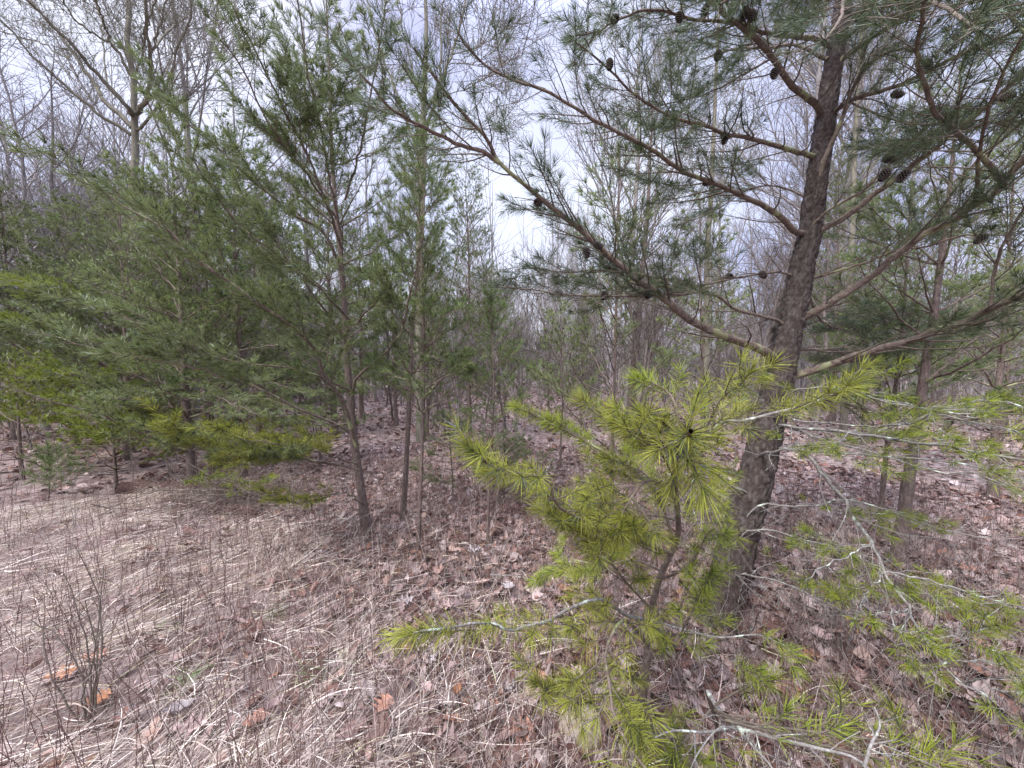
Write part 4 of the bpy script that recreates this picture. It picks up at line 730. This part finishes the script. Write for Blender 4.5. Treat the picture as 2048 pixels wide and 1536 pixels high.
tall_bare([(272, 410), (270, 308), (268, 205), (265, 157), (260, 85), (254, 17), (248, -60), (236, -200)], None, D1, [
 ([(266, 232), (252, 212), (191, 144), (144, 89), (82, 27), (30, -20)], 0.068, 0.022), ([(266, 256), (205, 195), (164, 130), (109, 58), (68, 7), (40, -40)], 0.061, 0.021),
 ([(265, 158), (226, 92), (191, 70), (144, 31), (125, -10)], 0.041, 0.018), ([(272, 228), (296, 193), (301, 103), (291, 34), (290, -40)], 0.061, 0.030), ([(301, 103), (342, 58), (373, 31), (392, -10)], 0.030, 0.015),
 ([(274, 260), (291, 246), (321, 198), (345, 137), (362, 79), (382, 20), (390, -40)], 0.038, 0.018), ([(226, 95), (212, 60), (200, 20), (180, -40)], 0.027, 0.015), ([(214, 165), (206, 68), (190, 0), (180, -50)], 0.024, 0.015),
 ([(262, 270), (200, 230), (130, 170), (70, 120), (20, 60), (-40, 0)], 0.041, 0.015), ([(268, 160), (285, 110), (290, 60), (310, 0), (320, -40)], 0.024, 0.015), ([(300, 270), (330, 220), (370, 190), (410, 150)], 0.016, 0.009), ([(140, 120), (90, 90), (30, 70), (-20, 60)], 0.019, 0.011),
 ([(303, 100), (320, 50), (330, 0), (335, -50)], 0.027, 0.018), ([(298, 180), (330, 150), (345, 100), (350, 40), (345, -20)], 0.022, 0.013)],
 .105, 'tall leafless tree with a pale trunk forking into rising limbs at the upper left', 41)
tall_bare([(838, 520), (842, 400), (845, 280), (850, 180), (855, 90), (850, 0), (845, -100)], None, 7.5, [
 ([(844, 290), (870, 200), (900, 120), (925, 30), (935, -40)], .04, .018), ([(848, 240), (880, 150), (882, 60), (890, -30)], .035, .015), ([(842, 330), (800, 200), (760, 100), (735, 0), (730, -40)], .03, .012),
 ([(905, 110), (960, 90), (1010, 60), (1060, 20)], .014, .006), ([(895, 130), (960, 120), (1000, 80), (1050, 60)], .012, .005), ([(850, 230), (820, 120), (800, 20), (790, -40)], .02, .01), ([(870, 200), (940, 170), (1010, 130), (1060, 100)], .012, .005), ([(840, 350), (900, 300), (960, 260), (1040, 230)], .012, .005)],
 .10, 'tall leafless tree rising behind the young pines left of centre at the top', 43)
tall_bare([(1418, 520), (1422, 400), (1428, 280), (1434, 170), (1438, 60), (1442, -60)], None, 8, [
 ([(1425, 330), (1380, 250), (1350, 150), (1330, 60)], .014, .006), ([(1430, 260), (1470, 200), (1510, 130), (1540, 60)], .014, .006), ([(1422, 400), (1470, 330), (1500, 250), (1510, 180)], .012, .005), ([(1424, 380), (1370, 330), (1320, 300), (1270, 230)], .012, .005)],
 .075, 'slim pale leafless trunk seen just left of the large pine', 44)
tall_bare([(1700, 520), (1704, 420), (1710, 300), (1718, 180), (1722, 60), (1725, -60)], None, 9, [
 ([(1704, 400), (1750, 330), (1790, 250), (1820, 150)], .016, .006), ([(1708, 330), (1670, 250), (1650, 150), (1640, 60)], .014, .006), ([(1714, 240), (1760, 160), (1790, 80), (1800, 0)], .014, .006)],
 .08, 'slim leafless tree seen just right of the large pine trunk', 45)

# ------------------------------------------------------------------ rotten log, rock, stems
def lump(center, size, seed_, mat_, name, label, cat, sub_=4, rough=.25, rz=0):
    import bmesh
    bm = bmesh.new(); bmesh.ops.create_icosphere(bm, subdivisions=sub_, radius=1); r_ = np.random.default_rng(seed_)
    ph = r_.random((14, 3))*6; fr = r_.normal(size=(14, 3))*2.6
    for v_ in bm.verts:
        p = np.array(v_.co); s = sum(math.sin(float(p@fr[i])+ph[i, 0])/(1+np.linalg.norm(fr[i])*.5) for i in range(14))
        f = 1+rough*s*.35; f = round(f*9)/9*.4+f*.6; v_.co = Vector(p*f*np.array(size))
    me = bpy.data.meshes.new(name); bm.to_mesh(me); bm.free(); me.materials.append(mat_)
    for p in me.polygons: p.use_smooth = False
    o = link(name, me, loc=center); o.rotation_euler = (0, 0, rz); return tag(o, label, cat)
g = G(1165, 1475); lump((g[0], g[1], g[2]+.03), (.10, .075, .085), 3, M_ROCK, 'stone', 'pale tan weathered stone lying in the leaves beneath the sapling', 'stone')

def log(pa, pb, r, label, seed_, mat_):
    r_ = np.random.default_rng(seed_); a, b_ = np.array(pa), np.array(pb); w = np.linspace(0, 1, 30)[:, None]; pts = a*(1-w)+b_*w + np.c_[np.zeros(30), np.zeros(30), .015*np.sin(np.linspace(0, 9, 30))]
    m_ = Mesh(); tubes(m_, [(pts, r*(1+.12*r_.normal(size=30)))], 16, rough=.10)
    root = empty('rotten_log', pts[0], label, 'log'); link('log_bark', m_.mesh('log_bark', mat_, origin=pts[0]), root)
    for i in (0, -1):
        end = Mesh(); c = pts[i]; T_ = unit(pts[1]-pts[0]); u = unit(np.cross(T_, [0, 0, 1.])); v_ = np.cross(u, T_); k = 16; an = np.arange(k)/k*6.283
        ring = c+r*.97*(np.cos(an)[:, None]*u+np.sin(an)[:, None]*v_); end.add(np.vstack([ring, c+T_*(.02 if i else -.02)]), t=[[j, (j+1) % k, k] for j in range(k)]); link('log_end', end.mesh('log_end', mat_, smooth=False, origin=pts[0]), root)
g1, g2 = G(245, 985), G(560, 985); g1[2] += .05; g2[2] += .05
log(g1, g2, .085, 'crumbling reddish brown log lying among the left pines', 5, M_ROT)
g1, g2 = G(330, 1010), G(520, 1032); g1[2] += .03; g2[2] += .03
log(g1, g2, .045, 'short dark rotten log piece in front of the longer log', 6, M_ROT)

# fallen sticks
sticks = [((890, 1140), (1060, 1165), .007), ((960, 1500), (1300, 1478), .004), ((560, 1010), (700, 1050), .006), ((640, 1280), (790, 1230), .004), ((330, 1190), (470, 1130), .004), ((1560, 1330), (1700, 1370), .006), ((1000, 1430), (1130, 1400), .004), ((1720, 1230), (1950, 1260), .007), ((870, 920), (1010, 940), .012), ((1090, 930), (1180, 905), .012), ((430, 1480), (560, 1420), .005)]
for k, (a, b_, r_s) in enumerate(sticks):
    A_, B_ = G(*a), G(*b_); A_[2] += .012; B_[2] += .03; rr_ = np.random.default_rng(k); w = np.linspace(0, 1, 9)[:, None]; pl = A_*(1-w)+B_*w+rr_.normal(size=(9, 3))*.007
    m_ = Mesh(); rd = rads(r_s, r_s*.5, 9); tubes(m_, [(pl, rd)], 7, rough=.06); dt, _ = sprout(pl, rd, rr_, start=.3, every=.1, l0=.1, l1=.05, dead=True, tw=.0012); tubes(m_, dt, 4)
    o = link('stick', m_.mesh('stick', M_DEAD if k % 2 == 0 else M_TWIG, origin=A_), loc=A_); tag(o, 'dead stick lying on the leaf litter', 'stick', 'fallen sticks on the forest floor')

# heap of dark dead brush round the log
bp_ = Mesh(); r_ = np.random.default_rng(31); gb = G(480, 1010); pol = []
for i in range(260):
    c0 = gb+np.array([r_.normal()*.45, r_.normal()*.22, .02+.12*abs(r_.normal())]); d_ = unit(r_.normal(size=3)*np.array([1, .7, .22])); l_ = .2+.5*r_.random(); w = np.linspace(0, 1, 5)[:, None]
    pol.append((c0+d_*l_*(w-.5)+r_.normal(size=(5, 3))*.012, np.linspace(.004, .0015, 5)*(.6+r_.random())))
tubes(bp_, pol, 4); tag(link('brush_heap', bp_.mesh('brush_heap', M_TWIG)), 'low heap of dark dead twigs beside the rotten log', 'brush heap', kind='stuff')

# bare little shrub, front left
def shrub(base_px, tops, label, seed_, mat_, r0=.004, name='bare_shrub', d_off=0):
    g = G(*base_px); r_ = np.random.default_rng(seed_); dep = g[1]*cp-(g[2]-CAMH)*sp; root = empty(name, g, label, 'shrub'); bl_ = g
    for (px_, py_, dd) in tops:
        e = P(px_, py_, dep+dd); w = np.linspace(0, 1, 10)[:, None]; bend = r_.normal(size=3)*.04
        b0 = g+np.array([r_.normal()*.012, r_.normal()*.012, -.02]); pl = b0*(1-w)+e*w+bend*np.sin(w*math.pi)+r_.normal(size=(10, 3))*.003; rd = rads(r0, r0*.35, 10)
        m_ = Mesh(); tubes(m_, [(pl, rd)], 6, rough=.05); dt, _ = sprout(pl, rd, r_, start=.35, every=.05, l0=.16, l1=.06, up=.5, dead=True, tw=.0009); tubes(m_, dt, 3)
        link('stem', m_.mesh('stem', mat_, origin=bl_), root)
shrub((180, 1460), [(125, 1150, 0), (60, 1240, -.05), (90, 1190, .05), (205, 1130, .1), (150, 1090, .05), (170, 1200, -.1), (215, 1230, 0)], 'bare brown twiggy shrub standing in the straw grass at the front left', 1, M_TWIG, .0045)
shrub((140, 1120), [(110, 1000, 0), (130, 980, .1), (90, 1030, 0), (160, 1010, 0), (180, 1030, 0)], 'pale grey wispy dead weed behind the front left shrub', 2, M_DEAD, .0022, name='dead_weed')
shrub((725, 1100), [(690, 1010, 0), (735, 1000, 0), (760, 1020, 0), (705, 1040, 0)], 'small bare shrub at the foot of the leaning left pine', 3, M_TWIG, .002)
shrub((1690, 1330), [(1600, 1130, .1), (1640, 1120, 0), (1680, 1110, 0), (1720, 1150, -.1), (1660, 1160, -.2), (1740, 1180, 0), (1620, 1180, 0), (1580, 1200, 0), (1700, 1180, .2)], 'tangle of fine upright grey stems right of the large pine foot', 4, M_DEAD, .0022, name='dead_weed')
shrub((1440, 1330), [(1400, 1160, 0), (1480, 1170, 0), (1390, 1200, -.1), (1460, 1100, 0), (1510, 1190, 0), (1500, 1230, 0)], 'wiry dead stems growing at the foot of the large pine', 5, M_DEAD, .002, name='dead_weed')
shrub((1850, 1480), [(1780, 1250, 0), (1830, 1300, 0), (1900, 1310, 0), (1960, 1330, 0), (1990, 1400, 0)], 'thin arching dead stems in the bottom right corner', 6, M_DEAD, .002, name='dead_weed')

# weed stalks: many thin dry stems
wm = Mesh()
def stems(n, xs, ys, h0, h1, r0, lean, cols):
    pol = []; r_ = np.random.default_rng(int(n))
    for i in range(len(xs)):
        h = h0+(h1-h0)*r_.random()**1.6; L_ = r_.normal(size=2)*lean*h; w = np.linspace(0, 1, 5)[:, None]
        b0 = np.array([xs[i], ys[i], float(hz(xs[i], ys[i]))]); pl = b0+np.hstack([L_[None]*w**1.4, h*w]) + r_.normal(size=(5, 3))*.004; pol.append((pl, np.linspace(r0, r0*.5, 5)))
        for j in range(r_.integers(0, 4)):
            q = pl[2+r_.integers(0, 2)]; d_ = unit(r_.normal(size=3)*np.array([1, 1, .3])+np.array([0, 0, .9])); l_ = h*.3*r_.random(); pol.append((np.array([q, q+d_*l_*.5, q+d_*l_]), np.array([r0*.6, r0*.5, r0*.4])))
    tubes(wm, pol, 3, col=cols)
x, y = wedge(5200, 1.0, 6, pw=.9); stems(1, x, y, .10, .6, .0017, .18, (.17, .105, .092))
x, y = wedge(3400, 1.0, 6, pw=.9); stems(2, x, y, .10, .5, .0012, .6, (.50, .42, .38))
x, y = wedge(2600, 5, 18); stems(3, x, y, .2, 1.1, .003, .15, (.24, .19, .18))
x, y = wedge(3600, 1.5, 4.5, pw=.9); k = (x > .5) & ~((y < 2.4) & (np.abs(x/np.maximum(y, .1)-.60) < .14)); x, y = x[k], y[k]; stems(4, x, y, .15, .6, .0015, .55, (.27, .22, .20))
tag(link('weed_stalks', wm.mesh('weed_stalks', M_GRASS)), 'thin upright dry brown weed stalks standing in the leaves', 'weed stalks', kind='stuff')

# the far wood: thousands of thin grey stems and twigs that read as one mass
fm = Mesh(); r_ = np.random.default_rng(88); pol = []
for i in range(5200):
    yy = 17+75*r_.random()**1.2; xx = (r_.random()*2-1)*yy*1.5; h = (2.5+9*r_.random()**1.8); z_ = float(hz(xx, yy)); ln_ = r_.normal(size=2)*.05*h; w = np.linspace(0, 1, 4)[:, None]
    p0 = np.array([xx, yy, z_-.05]); pl = p0+np.hstack([ln_[None]*w**1.5, h*w])+r_.normal(size=(4, 3))*.05; rr0 = .014+.006*h*r_.random(); pol.append((pl, np.linspace(rr0, .009, 4)))
    for j in range(int(5+h*1.3)):
        u = .15+.85*r_.random(); q = pl[0]*(1-u)+pl[-1]*u; d_ = unit(r_.normal(size=3)*np.array([1, 1, .35])+np.array([0, 0, .75])); l_ = h*.22*(1.2-u)*(.5+r_.random())
        pol.append((np.array([q, q+d_*l_*.5, q+d_*l_+np.array([0, 0, .12*l_]), q+d_*l_*1.4+r_.normal(size=3)*.1*l_+np.array([0, 0, .3*l_])]), np.array([.010, .009, .008, .006])))
tubes(fm, pol, 3)
tag(link('far_wood', fm.mesh('far_wood', M_BARE)), 'far grey leafless wood closing the view between the trunks', 'far wood', kind='stuff')

# green grass tufts
def tuft(px_, py_, n_, ln, label, seed_):
    g = G(px_, py_); global rng
    keep_ = rng; rng = np.random.default_rng(seed_); m_ = Mesh(); x_ = g[0]+rng.normal(size=n_)*.02; y_ = g[1]+rng.normal(size=n_)*.02
    blades(m_, x_, y_, ln*(.5+.6*rng.random(n_)), .2+.5*rng.random(n_), rng.random(n_)*6.28, .0028+.0015*rng.random(n_), [[.12, .20, .07], [.22, .30, .12], [.40, .42, .26]], [.5, .3, .2]); rng = keep_
    tag(link('grass_tuft', m_.mesh('grass_tuft', M_GRASS, origin=g), loc=g), label, 'grass tuft')
tuft(368, 1385, 60, .14, 'green grass tuft in the straw, nearest the bottom left', 1)
tuft(620, 1370, 50, .12, 'green grass tuft in the straw, right of the nearest tuft', 2)
tuft(560, 1235, 40, .12, 'small green grass tuft half hidden in the straw', 3)
tuft(330, 1265, 35, .12, 'thin green grass tuft left of centre in the straw', 4)
tuft(700, 1345, 26, .08, 'tiny dark green tuft among brown leaves', 5)

# single large leaves that stand out
def big_leaf(px_, py_, size, colr, rz, curl, label, lobed=True, tilt=(0, 0)):
    g = G(px_, py_); K = 25; u = np.linspace(0, 1, K)
    w = np.sin(np.pi*u**.85)**.8*(.34 if lobed else .26)
    if lobed: w = w*(1+.55*np.sin(u*8*np.pi+.6))
    w[0] = w[-1] = .008; w = np.maximum(w, .012)*size; P_ = np.zeros((K, 5, 3))
    for j, sg in enumerate((-1, -.5, 0, .5, 1)):
        P_[:, j, 0] = (u-.5)*size + (.10*size*abs(sg) if lobed else 0)*np.sin(u*np.pi); P_[:, j, 1] = sg*w; P_[:, j, 2] = abs(sg)**1.5*w*curl*(.35 if lobed else 1) + size*.25*abs(curl)*(2*u-1)**2 + .004*np.sin(u*23+j*2)
    v2 = P_.copy(); v2[..., 2] -= .0008; m_ = Mesh(); idx = np.arange(K*5).reshape(K, 5); q = np.stack([idx[:-1, :-1], idx[1:, :-1], idx[1:, 1:], idx[:-1, 1:]], -1)
    m_.add(P_, q=q, c=colr); m_.add(v2, q=q, c=colr); stem_ = np.array([[-.5*size, 0, 0], [-.62*size, .01, .004], [-.75*size, .0, .01]]); tubes(m_, [(stem_, np.array([.0012, .001, .001]))], 4, col=colr)
    o = link('dead_leaf', m_.mesh('dead_leaf', M_LEAF), loc=g+np.array([0, 0, .045])); o.rotation_euler = (tilt[0], tilt[1], rz); tag(o, label, 'leaf')
OR = (.34, .155, .08); PK = (.42, .30, .28); GY = (.42, .37, .37); RB = (.38, .19, .13)
for a in [
 (125, 1365, .12, OR, .5, .3, 'bright orange lobed oak leaf by the front left shrub'), (195, 1418, .10, OR, 1.4, .4, 'small orange oak leaf just under the front left shrub'), (190, 1330, .11, RB, .2, .3, 'rust brown oak leaf behind the front left shrub stems'),
 (380, 1475, .13, PK, .2, .4, 'broad pinkish brown oak leaf at the bottom left of centre'), (520, 1455, .13, RB, .9, .35, 'wide reddish brown leaf at the bottom beside a rolled leaf'), (362, 1450, .11, GY, .7, 1.6, 'rolled grey curled leaf on the straw'), (550, 1440, .09, PK, 1.1, 1.7, 'rolled pinkish leaf resting on the reddish leaf'),
 (858, 1398, .09, PK, -.3, .6, 'pale pink oval leaf at the bottom left of the stone'), (1070, 1410, .12, PK, -.5, .5, 'large pale pink oval leaf close to the stone'), (1020, 1390, .08, GY, 1.2, .6, 'small grey oval leaf above the stone'), (1040, 1480, .13, RB, .3, .3, 'dark red lobed oak leaf left of the stone'), (915, 1400, .07, OR, 1.5, .8, 'small orange oval leaf among dark stalks'), (765, 1430, .10, RB, 1.4, .5, 'narrow lobed reddish leaf at the bottom middle'), (1075, 1372, .10, RB, .9, .3, 'dark rust lobed leaf just behind the stone'),
 (810, 1215, .11, GY, .3, .5, 'pale grey leaf lying left of the low white branch'), (855, 1335, .10, GY, .9, .7, 'grey curled leaf under the low bright needles'), (890, 1225, .12, PK, 0, .6, 'cupped pinkish leaf behind the low bright needles'), (945, 1110, .14, GY, .1, .5, 'large grey leaf in the middle of the leaf litter'), (760, 1150, .13, PK, .4, .4, 'broad pink leaf left of the middle litter'), (1015, 1185, .10, GY, 1.3, .5, 'upright pale grey leaf right of the middle litter'),
 (1620, 1330, .12, OR, .2, .4, 'orange brown leaf behind the fine grey stems'), (1640, 1290, .13, PK, 1.2, .9, 'large folded leaf among the grey stems'), (1900, 1395, .16, PK, -.2, .5, 'very large grey pink leaf at the lower right'), (1570, 1395, .13, RB, 0, .4, 'rust leaf near the low seedling'), (1930, 1150, .16, RB, -.3, .7, 'large dark red curled leaf at the right side')]:
    big_leaf(*a[:7], lobed=('oval' not in a[6] and 'rolled' not in a[6]))
